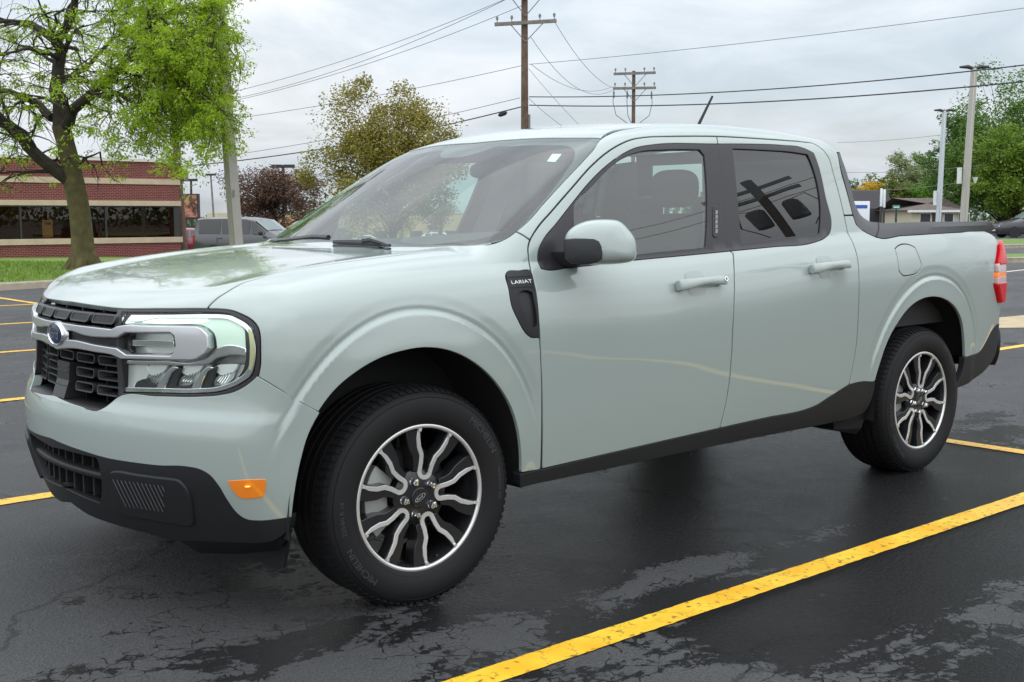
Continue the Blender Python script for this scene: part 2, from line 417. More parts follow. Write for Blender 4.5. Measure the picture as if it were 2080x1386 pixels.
# ================================================================== ground, road, kerbs, markings
FH=np.array([math.sin(CAMP['yaw']),math.cos(CAMP['yaw'])]); RH=np.array([math.cos(CAMP['yaw']),-math.sin(CAMP['yaw'])])
def sstep(x,a,b):
    t=min(max((x-a)/(b-a),0),1); return t*t*(3-2*t)
def gz(x,y):
    """the lot is level near the truck and falls away beyond, less so to the right"""
    s=(x-CL[0])*FH[0]+(y-CL[1])*FH[1]; l=(x-CL[0])*RH[0]+(y-CL[1])*RH[1]
    d=0 if s<24 else (-.0125*(s-24)**2/12 if s<30 else -.0375-.0205*(min(s,135)-30)*1.0-.0)
    d=-(0 if s<26 else .0215*(min(s,140)-26))*sstep(s,24,40)
    return d*(1-.82*sstep(l,8,26))
def on_ground(px,dist):
    """ground point below pixel column px at depth dist"""
    p=at_d(px,440,dist); return Vector((p.x,p.y,gz(p.x,p.y)))
def asphalt_mat():
    m=bpy.data.materials.new('asphalt'); m.use_nodes=True; nt=m.node_tree; b=nt.nodes['Principled BSDF']; N=nt.nodes.new; L=nt.links.new
    tc=N('ShaderNodeTexCoord'); V=tc.outputs['Object']
    def noise(sc,det=6,ro=.55,dist=0,vec=V):
        n=N('ShaderNodeTexNoise'); n.inputs['Scale'].default_value=sc; n.inputs['Detail'].default_value=det; n.inputs['Roughness'].default_value=ro; n.inputs['Distortion'].default_value=dist; L(vec,n.inputs['Vector']); return n.outputs[0]
    def math_(op,a,b_=None,c=None):
        n=N('ShaderNodeMath'); n.operation=op
        for i,v in enumerate((a,b_,c)):
            if v is None: continue
            if hasattr(v,'links') or hasattr(v,'is_linked'): L(v,n.inputs[i])
            else: n.inputs[i].default_value=v
        return n.outputs[0]
    def ramp(v,a,b_,c0=(0,0,0,1),c1=(1,1,1,1)):
        r=N('ShaderNodeValToRGB'); r.color_ramp.elements[0].position=a; r.color_ramp.elements[1].position=b_; r.color_ramp.elements[0].color=c0; r.color_ramp.elements[1].color=c1; L(v,r.inputs[0]); return r.outputs[0]
    sep=N('ShaderNodeSeparateXYZ'); L(V,sep.inputs[0]); X,Y=sep.outputs[0],sep.outputs[1]
    # standing damp: a broad soaked area beneath and beside the truck, dry islands elsewhere
    dx=math_('MULTIPLY',math_('ADD',X,-1.9),.40); dy=math_('MULTIPLY',math_('ADD',Y,-.15),.62)
    rr=math_('SQRT',math_('ADD',math_('MULTIPLY',dx,dx),math_('MULTIPLY',dy,dy)))
    near=math_('SUBTRACT',1.0,math_('MINIMUM',math_('MULTIPLY',rr,.75),1.0))
    st=N('ShaderNodeMapping'); st.inputs['Scale'].default_value=(.75,1.25,1); st.inputs['Rotation'].default_value=(0,0,R(-18)); L(V,st.inputs[0])
    big=noise(1.7,11,.68,.45,st.outputs[0]); far=noise(.30,5,.55,.4)
    edge=noise(22,8,.75,.4)
    vo=N('ShaderNodeTexVoronoi'); vo.feature='DISTANCE_TO_EDGE'; vo.inputs['Scale'].default_value=13; 
    mixv=N('ShaderNodeMixRGB'); mixv.inputs[0].default_value=.10; L(V,mixv.inputs[1]); nn=N('ShaderNodeTexNoise'); nn.inputs['Scale'].default_value=5; nn.inputs['Detail'].default_value=4; L(V,nn.inputs['Vector']); L(nn.outputs['Color'],mixv.inputs[2]); L(mixv.outputs[0],vo.inputs['Vector'])
    crack=ramp(vo.outputs['Distance'],.0,.045,(1,1,1,1),(0,0,0,1))
    ys=math_('MULTIPLY',math_('ADD',Y,.30),7.0); xs=math_('MULTIPLY',math_('ADD',X,-1.1),.72)
    band=math_('EXPONENT',math_('MULTIPLY',math_('ADD',math_('MULTIPLY',ys,ys),math_('MULTIPLY',xs,xs)),-1.0))
    field=math_('ADD',math_('ADD',math_('MULTIPLY',big,1.0),math_('MULTIPLY',near,.50)),math_('ADD',math_('MULTIPLY',edge,.34),math_('MULTIPLY',far,.30)))
    field=math_('SUBTRACT',field,math_('MULTIPLY',band,.24))
    field=math_('ADD',field,.025)
    field=math_('ADD',field,math_('MULTIPLY',crack,.075))
    wet=ramp(field,.975,1.045)
    film=ramp(field,.88,1.02)
    grain=noise(150,4,.7); grain2=noise(50,5,.66,.25); patch=noise(.6,6,.6,.3)
    dry=ramp(grain,.34,.66,(.034,.035,.037,1),(.140,.141,.143,1))
    pt=ramp(patch,.3,.72,(.78,.78,.79,1),(1.18,1.17,1.15,1)); md=N('ShaderNodeMixRGB'); md.blend_type='MULTIPLY'; md.inputs[0].default_value=1; L(dry,md.inputs[1]); L(pt,md.inputs[2])
    wetc=ramp(grain,.36,.70,(.004,.004,.005,1),(.020,.020,.022,1))
    mc=N('ShaderNodeMixRGB'); L(wet,mc.inputs[0]); L(md.outputs[0],mc.inputs[1]); L(wetc,mc.inputs[2])
    # fine cracks
    vc=N('ShaderNodeTexVoronoi'); vc.feature='DISTANCE_TO_EDGE'; vc.inputs['Scale'].default_value=.55; mix2=N('ShaderNodeMixRGB'); mix2.inputs[0].default_value=.35; L(V,mix2.inputs[1]); n3=N('ShaderNodeTexNoise'); n3.inputs['Scale'].default_value=1.6; n3.inputs['Detail'].default_value=6; L(V,n3.inputs['Vector']); L(n3.outputs['Color'],mix2.inputs[2]); L(mix2.outputs[0],vc.inputs['Vector'])
    ck=ramp(vc.outputs['Distance'],.0,.004,(.25,.25,.25,1),(1,1,1,1)); mk=N('ShaderNodeMixRGB'); mk.blend_type='MULTIPLY'; mk.inputs[0].default_value=.8; L(mc.outputs[0],mk.inputs[1]); L(ck,mk.inputs[2])
    L(mk.outputs[0],b.inputs['Base Color'])
    ro=math_('ADD',math_('MULTIPLY',film,-.28),.62); ro=math_('ADD',ro,math_('MULTIPLY',wet,-.27)); ro=math_('ADD',ro,math_('MULTIPLY',noise(2.6,7,.65,.8),.26))
    L(ro,b.inputs['Roughness']); L(math_('ADD',math_('MULTIPLY',wet,-.16),.34),b.inputs['Specular IOR Level'])
    h=math_('ADD',math_('MULTIPLY',grain,.45),math_('MULTIPLY',grain2,1.0)); 
    bp=N('ShaderNodeBump'); bp.inputs['Distance'].default_value=.026; L(h,bp.inputs['Height'])
    bp.inputs['Strength'].default_value=1.0; L(bp.outputs[0],b.inputs['Normal'])
    return m
ASPH=asphalt_mat()
def warp(a,n,k=2.2): 
    t=np.linspace(-1,1,n); return a*np.sign(t)*np.abs(t)**k
gx=warp(900,110,2.6); V=[];F=[]
for i in gx:
    for j in gx:
        x=CL[0]+20+i; y=CL[1]+20+j; V.append((x,y,gz(x,y)))
n=len(gx); F=[(i*n+j,(i+1)*n+j,(i+1)*n+j+1,i*n+j+1) for i in range(n-1) for j in range(n-1)]
gnd=tag(mesh_obj('ground',V,F,ASPH,smooth=True),kind='structure')
YEL=mat('yellow_road_paint',(.80,.46,.012),.42)
def yellow():
    m=YEL; nt=m.node_tree; b=nt.nodes['Principled BSDF']; N=nt.nodes.new; L=nt.links.new; tc=N('ShaderNodeTexCoord')
    n=N('ShaderNodeTexNoise'); n.inputs['Scale'].default_value=5; n.inputs['Detail'].default_value=8; L(tc.outputs['Object'],n.inputs['Vector'])
    r=N('ShaderNodeValToRGB'); r.color_ramp.elements[0].position=.35; r.color_ramp.elements[1].position=.65; r.color_ramp.elements[0].color=(.80,.40,.006,1); r.color_ramp.elements[1].color=(.85,.55,.035,1); L(n.outputs[0],r.inputs[0])
    v=N('ShaderNodeTexVoronoi'); v.feature='DISTANCE_TO_EDGE'; v.inputs['Scale'].default_value=7; mx=N('ShaderNodeMixRGB'); mx.inputs[0].default_value=.22; L(tc.outputs['Object'],mx.inputs[1]); L(n.outputs['Color'],mx.inputs[2]); L(mx.outputs[0],v.inputs['Vector'])
    c=N('ShaderNodeValToRGB'); c.color_ramp.elements[0].position=.0; c.color_ramp.elements[1].position=.012; c.color_ramp.elements[0].color=(.22,.2,.16,1); c.color_ramp.elements[1].color=(1,1,1,1); L(v.outputs['Distance'],c.inputs[0])
    n2=N('ShaderNodeTexNoise'); n2.inputs['Scale'].default_value=38; n2.inputs['Detail'].default_value=5; L(tc.outputs['Object'],n2.inputs['Vector']); c2=N('ShaderNodeValToRGB'); c2.color_ramp.elements[0].position=.33; c2.color_ramp.elements[1].position=.42; c2.color_ramp.elements[0].color=(.12,.11,.1,1); c2.color_ramp.elements[1].color=(1,1,1,1); L(n2.outputs[0],c2.inputs[0])
    m1=N('ShaderNodeMixRGB'); m1.blend_type='MULTIPLY'; m1.inputs[0].default_value=.65; L(r.outputs[0],m1.inputs[1]); L(c.outputs[0],m1.inputs[2])
    m2=N('ShaderNodeMixRGB'); m2.blend_type='MULTIPLY'; m2.inputs[0].default_value=.85; L(m1.outputs[0],m2.inputs[1]); L(c2.outputs[0],m2.inputs[2]); L(m2.outputs[0],b.inputs['Base Color'])
    bp=N('ShaderNodeBump'); bp.inputs['Strength'].default_value=.35; bp.inputs['Distance'].default_value=.006; n3=N('ShaderNodeTexNoise'); n3.inputs['Scale'].default_value=160; L(tc.outputs['Object'],n3.inputs['Vector']); L(n3.outputs[0],bp.inputs['Height']); L(bp.outputs[0],b.inputs['Normal'])
yellow()
def stripe(a,b,w,name='painted_line',m=None,z=.004,nx=260):
    a,b=Vector(a).to_2d(),Vector(b).to_2d(); t=(b-a).normalized(); s=Vector((-t.y,t.x))*w/2; V=[];F=[]
    rnd=random.Random(int(abs(a.x*100+b.y*10)))
    for i in range(nx+1):
        p=a+(b-a)*i/nx
        for k in (-1,1):
            q=p+s*k*(1+rnd.uniform(-.045,.03)); V.append((q.x,q.y,gz(q.x,q.y)+z))
    F=[(2*i,2*i+1,2*i+3,2*i+2) for i in range(nx)]
    return tag(mesh_obj(name,V,F,m or YEL),kind='structure')
# stall lines run with the truck; the row's centre line crosses them behind it
XE=3.90
yc=[-.575]+[2.40+i*3.06 for i in range(5)]
for i,y in enumerate(yc):
    stripe((-1.6 if i else -3.2,y,0),(XE-.05 if i!=0 else XE-.05,y,0),.105)
    stripe((XE+.06,y-.02,0),(9.4,y-.02,0),.105)
stripe((XE,-14,0),(XE,20,0),.105)
# ================================================================== pickup truck
def paint_mat():
    m=mat('sage_paint',(.318,.374,.350),.40,coat=1.0,coatr=.035)
    nt=m.node_tree; b=nt.nodes['Principled BSDF']; b.inputs['Coat IOR'].default_value=1.62
    return m
PAINT=paint_mat()
BLK=mat('black_plastic',(.015,.016,.018),.46,spec=.32,bump=.12,bscale=900)
GLOSSBLK=mat('gloss_black',(.012,.012,.014),.12)
SATIN=mat('satin_black_trim',(.026,.024,.028),.34,spec=.4)
GAPBLK=mat('gap_black',(.008,.008,.008),.7)  # near black for the strips in the shut lines, also slots and grooves
SILV=mat('satin_silver',(.56,.57,.59),.30,metal=.85)
CHROME=mat('chrome',(.82,.83,.84),.08,metal=1)
LINER=mat('wheel_liner',(.008,.008,.009),.8)
TIREM=mat('tyre_rubber',(.011,.011,.012),.66,spec=.3,bump=.15,bscale=300)
RIMBLK=mat('rim_black',(.018,.018,.020),.22)
RIMSIL=mat('rim_machined',(.78,.78,.77),.36,metal=.7)
WSG=glass('windscreen_glass',(.78,.95,.88),1.85,film=.03)
SIDEG=glass('side_glass',(.55,.70,.65),1.9,film=.06)
PRIVG=glass('privacy_glass',(.03,.03,.035),1.72,film=.012)
LENSG=glass('lamp_lens',(.94,.97,.95),1.35)
truck=empty('pickup_truck',(1.5,.922,0),0,'pale sage green four-door pickup truck with black cladding on wet parking stall','truck')
truck.location=(0,0,0)
# ---- traced outlines (photo pixels)
LAMP=[(240,627.5),(330,628),(421,628),(449.5,628.6),(468.6,631),(487.6,638),(513,653),(522.5,665),(526.5,679),(527.8,712),(527.6,743),(522.5,766.7),(502,784),(475,798.4),(446,804.8),(398.7,808),(319,807),(240,805.5)]
SEAM_BF=[(522.5,766.7),(562,790),(609.5,818.6),(648,839)]
ARCH_F=[(591,1050),(599.5,986),(610,934),(625.5,882),(648,839),(684,791.5),(723,759),(766,733),(814,716),(866,708),(909,713),(952,731),(987,757),(1017,791.5),(1039,830.5),(1052,874),(1058,921),(1058,962.5)]
SEAM_FD=[(1099,955),(1101.3,880),(1101.6,813),(1097,687)]
VENT=[(1095.5,686),(1080,685),(1071,678.7),(1052,647),(1043,628),(1034.6,586.7),(1029,557),(1032.5,552.5),(1055,551),(1076.5,550)]
SEAM_FD2=[(1079,551),(1075,528),(1073,505),(1077,488)]
HOODSEAM=[(1010,492),(950,503),(850,514),(740,527),(640,541),(560,555),(517,567.6),(495,574),(457,595),(440,606),(431,614),(423,622),(421,628)]
A_SEAM=[(1077,488),(1091,464),(1121.6,428),(1162,381.4),(1202.4,336),(1228.7,312.7),(1253,296.6),(1283,283.4),(1313.5,278.4),(1360,277),(1420,276.5),(1456,277)]
C_SEAM=[(1456,277),(1500,279),(1549,282),(1600,285.5),(1629,288),(1657,294),(1673,306),(1685,324),(1693,352),(1705,395.6),(1715,438),(1721,467),(1735,499),(1743,531),(1745.6,579),(1744,639),(1739.5,703),(1733,744),(1725,782)]
B_LOW=[(1482,509.5),(1489.5,515),(1492,551),(1489.5,659),(1486.6,720),(1480,790),(1462,871)]
B_UP=[(1458.5,293),(1467.5,379.6),(1477.5,495),(1482,509.5)]
TRIM_F=[(1458.5,293.5),(1430,293),(1330,294.6),(1290,302),(1269,312),(1231,339),(1192,378),(1163,414),(1131,455),(1104,489),(1094,512),(1095,535),(1100,545),(1108,547),(1154,543),(1297,527),(1400,517.5),(1482,509.5)]
GLASS_F=[(1434,503),(1350,511.5),(1294,517),(1220,525),(1167,531),(1166,454),(1165.5,420),(1200,381),(1248,333),(1274,316.5),(1302,307.5),(1350,304),(1421.6,304),(1431.5,316),(1437.5,411.5)]
TRIM_R=[(1482,509.5),(1569,501),(1649,493),(1677,481),(1687,471),(1689,459.4),(1677,399.6),(1661,332),(1653,312),(1633,302),(1589,296),(1520,293.5),(1458.5,293.5)]
GLASS_R=[(1488,302),(1550,304.5),(1609,308.6),(1641,313.8),(1649,332),(1667,459.4),(1665,475),(1590,484),(1505.5,496)]
DOORBOT_F=[(1462,871),(1400,885),(1300,908),(1200,931),(1101,953.8)]
DOORBOT_R=[(1725,782),(1687,806),(1655,826),(1634.6,833.6),(1560,849),(1462,871)]
ARCH_R=[(1777.5,776),(1788.6,737.8),(1804.4,693),(1823.5,658),(1845.7,628),(1868,611),(1893,604),(1912,606),(1931,615.6),(1945.7,633),(1955,658),(1959,693),(1960,726.7)]
RAILLOW=[(1733,437.5),(1739,455),(1757,471),(1778.7,481),(1830,478.5),(1888.5,475),(1950,471.5),(2000,469)]
FUEL=[(1818.6,506),(1824.6,500),(1848.5,498),(1858.5,503),(1872.5,539),(1866.5,551),(1848.5,559),(1832.6,558),(1826.6,550)]
CLADR=[(2014,674),(2004.4,693),(1990,715.6),(1975,722.5),(1960,726.7)]
WS_EDGE=[(1047,470),(1071,450),(1101,416),(1142,371),(1180,331),(1202,306.7),(1221,281.5)]
WS_TOP=[(1221,281.5),(1160,280),(1100,280.5),(1040,283.5),(985,288),(960,290.5)]
def front_at(Y,Z,off=0.):
    P=solve(np.array([[Y,Z]]),np.array([1.,0,0]),np.array([0,1.,0]),np.array([0,0,1.]),-1.4,0.3,off); return P[0]
def side_at(X,Z,off=0.):
    return solve(np.array([[X,Z]]),np.array([0,1.,0]),np.array([1.,0,0]),np.array([0,0,1.]),-.3,.6,off)[0]
def top_at(X,Y,off=0.):
    return solve(np.array([[X,Y]]),np.array([0,0,-1.]),np.array([1.,0,0]),np.array([0,1.,0]),-2.2,-.6,off)[0]
def sym(P):
    """closed symmetric outline from near-half points running centre -> near -> centre"""
    P=[np.array(p) for p in P]; P[0][1]=CY; P[-1][1]=CY
    return [tuple(p) for p in P]+[(p[0],2*CY-p[1],p[2]) for p in P[-2:0:-1]]
def rev(l): return l[::-1]
# ---- painted shell
HOODFRONT=[(147,614),(165,617),(200,622.3),(240,627),(330,627.5),(421,628)]
hf=list(to3d(HOODFRONT)); hs=list(to3d(rev(HOODSEAM)))
hood_pts=hf+hs[1:-2]+list(to3d([(1003,493.5),(960,498.5),(900,500.3),(830,501),(770,501)]))+[top_at(.215,.922)]
panel('hood',PAINT,truck,sym(hood_pts),(.3,0,-1),mode='one',res=.02,margin=.5,gap=.0045,depth=.02)
panel('front_fender',PAINT,truck,[(421,628)]+LAMP[3:12]+SEAM_BF[1:]+ARCH_F[5:]+SEAM_FD+VENT[0:]+SEAM_FD2+[(1047,470)]+HOODSEAM[:-1],(.35,.8,-.45),res=.0072)
rail=[top_at(x,y) for x,y in ((2.44,.36),(2.3,.345),(2.0,.34),(1.7,.338),(1.4,.332))]
roof_l=[top_at(x,y) for x,y in ((1.4,.332),(1.7,.338),(2.0,.34),(2.3,.345),(2.44,.36))]
CPIL=[(1733,437.5),(1721,391.6),(1707,339.7),(1701,312)]
panel('cab_side_frame',PAINT,truck,WS_EDGE[::-1][:0]+[(1047,470)]+A_SEAM+C_SEAM[1:11]+CPIL+rail+[(1230,276)]+rev(WS_EDGE)[:-1],(.1,.75,-.65),res=.014)
wt=list(to3d(WS_TOP))
cx=front=None
def ws_at(w,z): return np.array([float(ip(z,XW))+.30*w*w,CY-w,z])
wt_c=[top_at(.985,.80),top_at(.972,.922)]
roof_front=[top_at(p[0],p[1]) for p in wt]
panel('roof',PAINT,truck,sym(roof_front[::-1]+[top_at(1.15,.325)]+roof_l+[top_at(2.50,.55),top_at(2.52,.75),top_at(2.52,.922)]),(0,0,-1),mode='one',res=.02,margin=.4)
fd,fd2=panel('front_door',PAINT,truck,A_SEAM[:-1]+[(1456,277)]+TRIM_F+B_LOW[1:]+DOORBOT_F[1:]+[(1101.6,813),(1097,687),(1094,643),(1088.5,589)]+SEAM_FD2[:-1],(.05,.97,-.22),res=.014,ang=36)
rd,rd2=panel('rear_door',PAINT,truck,C_SEAM+DOORBOT_R[1:]+rev(B_LOW)[1:-1]+TRIM_R,(.0,.97,-.22),res=.014,ang=36)
panel('bed_side',PAINT,truck,[(1715,438)]+C_SEAM[11:]+ARCH_R+rev(CLADR)+[tuple(side_at(3.925,.68)),tuple(side_at(3.915,.80)),(2026,615),(2018,579),(2020,539),(2026,499),tuple(side_at(3.90,1.10)),tuple(side_at(3.895,1.15))]+rev(RAILLOW),(0,.97,-.2),res=.0072,ang=36,holes=[FUEL])
panel('fuel_door',PAINT,truck,FUEL,(0,.97,-.2),gap=.0038,res=.02,mode='one')
# ---- front bumper skin
GB=[(121,814),(160,826),(200,835),(212,829),(240,808)]     # grille opening lower edge, centre to lamp
CLAD=[(110,896),(122,900),(167,916.6),(217.6,931.5),(268,940),(322,946.4),(381.5,949),(405,954),(426,966),(444,988),(462,1018),(483,1045),(501,1056),(521.6,1058.5),(566,1055),(590,1050.8)]
gb0=front_at(CY,.676); cl0=front_at(CY,.536)
def cline(z0,z1,off=0.,n=14): return [tuple(front_at(CY,z,off)) for z in np.linspace(z0,z1,n)]
BUMP=[tuple(gb0)]+GB[1:]+rev(LAMP)[1:7]+SEAM_BF[1:]+rev(ARCH_F[:4])+rev(CLAD)[1:-1]+cline(.536,.676)[:-1]
panel('bumper_skin',PAINT,truck,BUMP,(.75,.66,0),mode='join',gap=0,res=.012,depth=.03,center=True)
# ---- black front lower cladding
CLB=[(590,1052),(587,1074.6),(570,1090),(480,1102),(400,1099),(352,1098),(310,1086),(238,1067),(164,1036),(120,1006)]
cb0=front_at(CY,.318)
INT=[tuple(front_at(CY,.508)),(120,911),(160,921.5),(194,929),(199,936),(205,1016),(203,1024),(160,1007),(125,989),tuple(front_at(CY,.385))]
clad=panel('front_cladding',BLK,truck,[tuple(cl0)]+CLAD[1:]+CLB[1:-1]+cline(.318,.385,.001,8)[:-1]+rev(INT)+cline(.508,.536,.001,5)[1:-1],(.75,.66,0),mode='join',gap=.0,res=.016,depth=.05,off=.001,center=True,fdir=True,ang=36)
# ---- windscreen, side glass and trim
ws_pts=[ws_at(0,1.12),ws_at(.3,1.12),ws_at(.58,1.135)]
wsl=list(to3d([(985,496),(1020,487)]+WS_EDGE)); wso=sym(ws_pts+wsl+[p for p in to3d(WS_TOP[1:])])
panel('windscreen',WSG,truck,wso,(.5,0,-.85),mode='one',res=.03,depth=0,gap=.003,off=-.004,margin=.4)
def shrink3(P,c,s): return [tuple(np.array(c)+(np.array(p)-np.array(c))*np.array(s)) for p in P]
frin=to3d([(981,490),(1019,481),(1050,458.5),(1080,425),(1115,385),(1145,345),(1163,318),(1162,301),(1150,295),(1095,293.5),(1038,295)],-.006)
frc=[ws_at(0,1.16),ws_at(.3,1.165),ws_at(.52,1.175)]
dome=[top_at(.90,.745),top_at(.85,.79),top_at(.82,.84),top_at(.81,.922)]
panel('windscreen_frit',mat('frit_black',(.030,.024,.030),.35),truck,wso,(.5,0,-.85),mode='one',res=.03,depth=0,gap=.004,off=-.013,margin=.4,holes=[sym(frc+list(frin)+[p-np.array([0,0,.0]) for p in dome])])
panel('window_trim',SATIN,fd,TRIM_F+rev(B_UP)[1:-1],(.05,.97,-.22),parent2=fd2,off=-.002,gap=.001,holes=[GLASS_F],res=.03,depth=.02)
panel('window_glass',SIDEG,fd,GLASS_F,(.05,.97,-.22),parent2=fd2,off=-.009,gap=-.004,res=.04,depth=0)
panel('window_trim',SATIN,rd,B_UP[:-1]+TRIM_R[:-1],(.05,.97,-.22),parent2=rd2,off=-.002,gap=.001,holes=[GLASS_R],res=.03,depth=.02)
panel('window_glass',PRIVG,rd,GLASS_R,(.05,.97,-.22),parent2=rd2,off=-.009,gap=-.004,res=.04,depth=0)
# ---- sill and rear cladding
panel('sill_cladding',BLK,truck,[(1058,963.5),(1101,954.5)]+rev(DOORBOT_F)[1:]+rev(DOORBOT_R)[1:]+[(1777.5,776.5),(1770,812),(1756,838),(1738,847),(1690,858.5),(1638,869.5),(1560,884),(1400,917),(1200,960),(1057,991)],(0,1,0),res=.02,gap=.0012,off=.002,depth=.04)
panel('rear_cladding',BLK,truck,rev(CLADR)+[tuple(side_at(3.925,.68)),tuple(side_at(3.94,.60)),(2020,725),(2004,749),(1979,769.5),(1941,788.6),(1955,757)],(-.3,.95,0),res=.02,gap=.001,off=.002,depth=.03)
# ---- black strips standing in for the shade deep in the shut lines
def ribbon(name,path,d,off=-.0055,width=.014,m=None,parent=None,mode='pair'):
    P=spline(to3d(path),False,.02); N=grad(P); T=np.gradient(P,axis=0); S=np.cross(T,N); S/=np.linalg.norm(S,axis=1,keepdims=True)
    P=P+N*off; V=np.vstack([P-S*width/2,P+S*width/2]); n=len(P); F=[(i,i+1,n+i+1,n+i) for i in range(n-1)]
    mesh_obj(name,V,F,m or GAPBLK,parent or truck)
    if mode=='pair': V2,F2=mirror(V,F); mesh_obj(name,V2,F2,m or GAPBLK,parent or truck)
for pth in (A_SEAM,C_SEAM,[(1099,955)]+SEAM_FD[1:]+[(1094,643),(1088.5,589)]+SEAM_FD2,B_UP+B_LOW[1:],rev(DOORBOT_F)+rev(DOORBOT_R)[1:],SEAM_BF,HOODSEAM,[(1456,277),(1458.5,293.5)]):
    ribbon('shut_line_shade',pth[:-1]+[(642,835.5)] if pth is SEAM_BF else pth,None,off=-.013 if pth is SEAM_BF else -.0055)
ribbon('shut_line_shade',FUEL+FUEL[:1],None,mode='one')
ribbon('roof_ditch_trim',[tuple(p) for p in [top_at(1.06,.325)]+rail[::-1]],None,off=-.003,width=.02,m=SATIN)
# ================================================================== grille, lamps, badges
def rrect(cx,cz,w,h,r,n=4):
    out=[]
    for (sx,sz,a0) in ((1,1,0),(-1,1,90),(-1,-1,180),(1,-1,270)):
        for k in range(n+1):
            a=R(a0+90*k/n); out.append((cx+sx*(w/2-r)+r*math.cos(a),cz+sz*(h/2-r)+r*math.sin(a)))
    return out
def fx(Y,Z,off=0.): 
    Y=np.atleast_1d(np.asarray(Y,float)); Z=np.atleast_1d(np.asarray(Z,float))
    return solve(np.c_[Y,Z],np.array([1.,0,0]),np.array([0,1.,0]),np.array([0,0,1.]),-1.3,.2,off)
def front_ring(name,m,parent,cy,cz,w,h,t,depth,off,r=.010,solid=False,taper=.7):
    """rounded rectangular frame standing off the front surface"""
    o=np.array(rrect(cy,cz,w,h,r)); i=np.array(rrect(cy,cz,w-2*t,h-2*t,max(r-t,.003)))
    Xc=fx(cy,cz,off)[0,0]; bow=lambda q: fx(q[:,0],q[:,1],off)[:,0]
    bo=np.array(rrect(cy,cz,w*.96,h*taper,r*.8))
    O=np.c_[bow(o),o]; I=np.c_[bow(i),i]; n=len(o)
    if solid:
        I2=I+[.003,0,0]; B=np.c_[O[:,0]+depth,bo]
        V=np.vstack([O,I,I2,B]); F=[(k,(k+1)%n,n+(k+1)%n,n+k) for k in range(n)]+[(n+k,n+(k+1)%n,2*n+(k+1)%n,2*n+k) for k in range(n)]+[tuple(2*n+k for k in range(n))]+[(k,3*n+k,3*n+(k+1)%n,(k+1)%n) for k in range(n)]
    else:
        B=np.c_[O[:,0]+depth,bo]; I2=np.c_[I[:,0]+depth*.8,np.array(rrect(cy,cz,(w-2*t)*.9,(h-2*t)*.8,.004))]
        V=np.vstack([O,I,I2,B]); F=[(k,(k+1)%n,n+(k+1)%n,n+k) for k in range(n)]+[(n+k,n+(k+1)%n,2*n+(k+1)%n,2*n+k) for k in range(n)]+[(k,3*n+k,3*n+(k+1)%n,(k+1)%n) for k in range(n)]
    mb=MB(); mb.add(V,F); return mb.obj(name,m,parent,smooth=True,angle=35)
grille=mesh_obj('grille',*(lambda V,F:(V,F))([(-.70,CY-.40,.63),(-.70,CY+.40,.63),(-.70,CY+.40,1.0),(-.70,CY-.40,1.0),(-.55,CY-.5,.6),(-.55,CY+.5,.6),(-.55,CY+.5,1.0),(-.55,CY-.5,1.0)],[(0,1,2,3),(0,4,5,1),(2,6,7,3),(0,3,7,4),(1,5,6,2)]),LINER,truck)
GPL=mat('grille_plastic',(.010,.010,.011),.42,spec=.3)
GED=mat('grille_edge',(.040,.041,.043),.32)
# side walls and sill of the opening
for s in (-1,1):
    P=[fx(CY+s*.362,z,-.004)[0] for z in np.linspace(.69,.975,8)]; V=[tuple(p) for p in P]+[(p[0]+.10,p[1]+s*.01,p[2]) for p in P]
    mesh_obj('grille_side',V,[(i,i+1,9+i,8+i) for i in range(7)],GPL,grille)
ys=np.linspace(CY-.37,CY+.37,25); P0=fx(ys,np.full(25,.660),.0); V=[tuple(p) for p in P0]+[(p[0]+.012,p[1],p[2]+.010) for p in P0]+[(p[0]+.12,p[1],p[2]+.012) for p in P0]
mesh_obj('grille_sill',V,[(i,i+1,26+i,25+i) for i in range(24)]+[(25+i,26+i,51+i,50+i) for i in range(24)],GPL,grille,smooth=True)
for k in (-2,-1,0,1,2):
    wy=CY+k*.1405
    front_ring('grille_pad',GED,grille,wy,.947,.118,.030,.0045,.05,.004,r=.011,solid=True)
    mesh_obj('pad_face',[tuple(fx(wy+a*.054,.947+b*.0115,.003)[0]) for a,b in ((-1,-1),(1,-1),(1,1),(-1,1))],[(0,1,2,3)],GPL,grille)
    for row,z in enumerate((.812,.765,.718)):
        if k==0 and row>0: continue
        front_ring('grille_cell',GED,grille,wy,z,.118,.031,.0042,.055,-.020,r=.011)
for k in (-2.5,-1.5,-.5,.5,1.5,2.5):
    wy=CY+k*.1405; mb=MB()
    X=fx(wy,.80)[0,0]; mb.span((X+.055,wy-.005,.66),(X+.11,wy+.005,.97)); mb.obj('grille_rib',GPL,grille)
for z in (.835,.79,.742,.697,.925,.965):
    mb=MB(); ys=np.linspace(CY-.36,CY+.36,13); P=fx(ys,np.full(13,z),-.055)
    V=[tuple(p) for p in P]+[(p[0]+.05,p[1],p[2]+.004) for p in P]
    mesh_obj('grille_shelf',V,[(i,i+1,14+i,13+i) for i in range(12)],GPL,grille)
mb=MB(); Pc=[fx(CY,z,-.012)[0] for z in (.672,.73,.79)]
for s0,s1,dx in ((-.052,.052,0),):
    V=[(p[0],CY+s,p[2]) for p in Pc for s in (-.052,.052)]+[(p[0]+.08,CY+s,p[2]) for p in Pc for s in (-.054,.054)]
    mb.add(V,[(0,1,3,2),(2,3,5,4),(0,2,8,6),(2,4,10,8),(1,7,9,3),(3,9,11,5),(4,5,11,10)])
sens=mb.obj('sensor_cover',mat('sensor_black',(.020,.021,.022),.28),grille)
for z in (.775,.76,.712,.695):
    V,F=[],[]; p=fx(CY,z,-.009)[0]; mb=MB(); mb.span((p[0]-.001,CY-.047,z-.0014),(p[0]+.004,CY+.047,z+.0014)); mb.obj('cover_ridge',GED,sens)
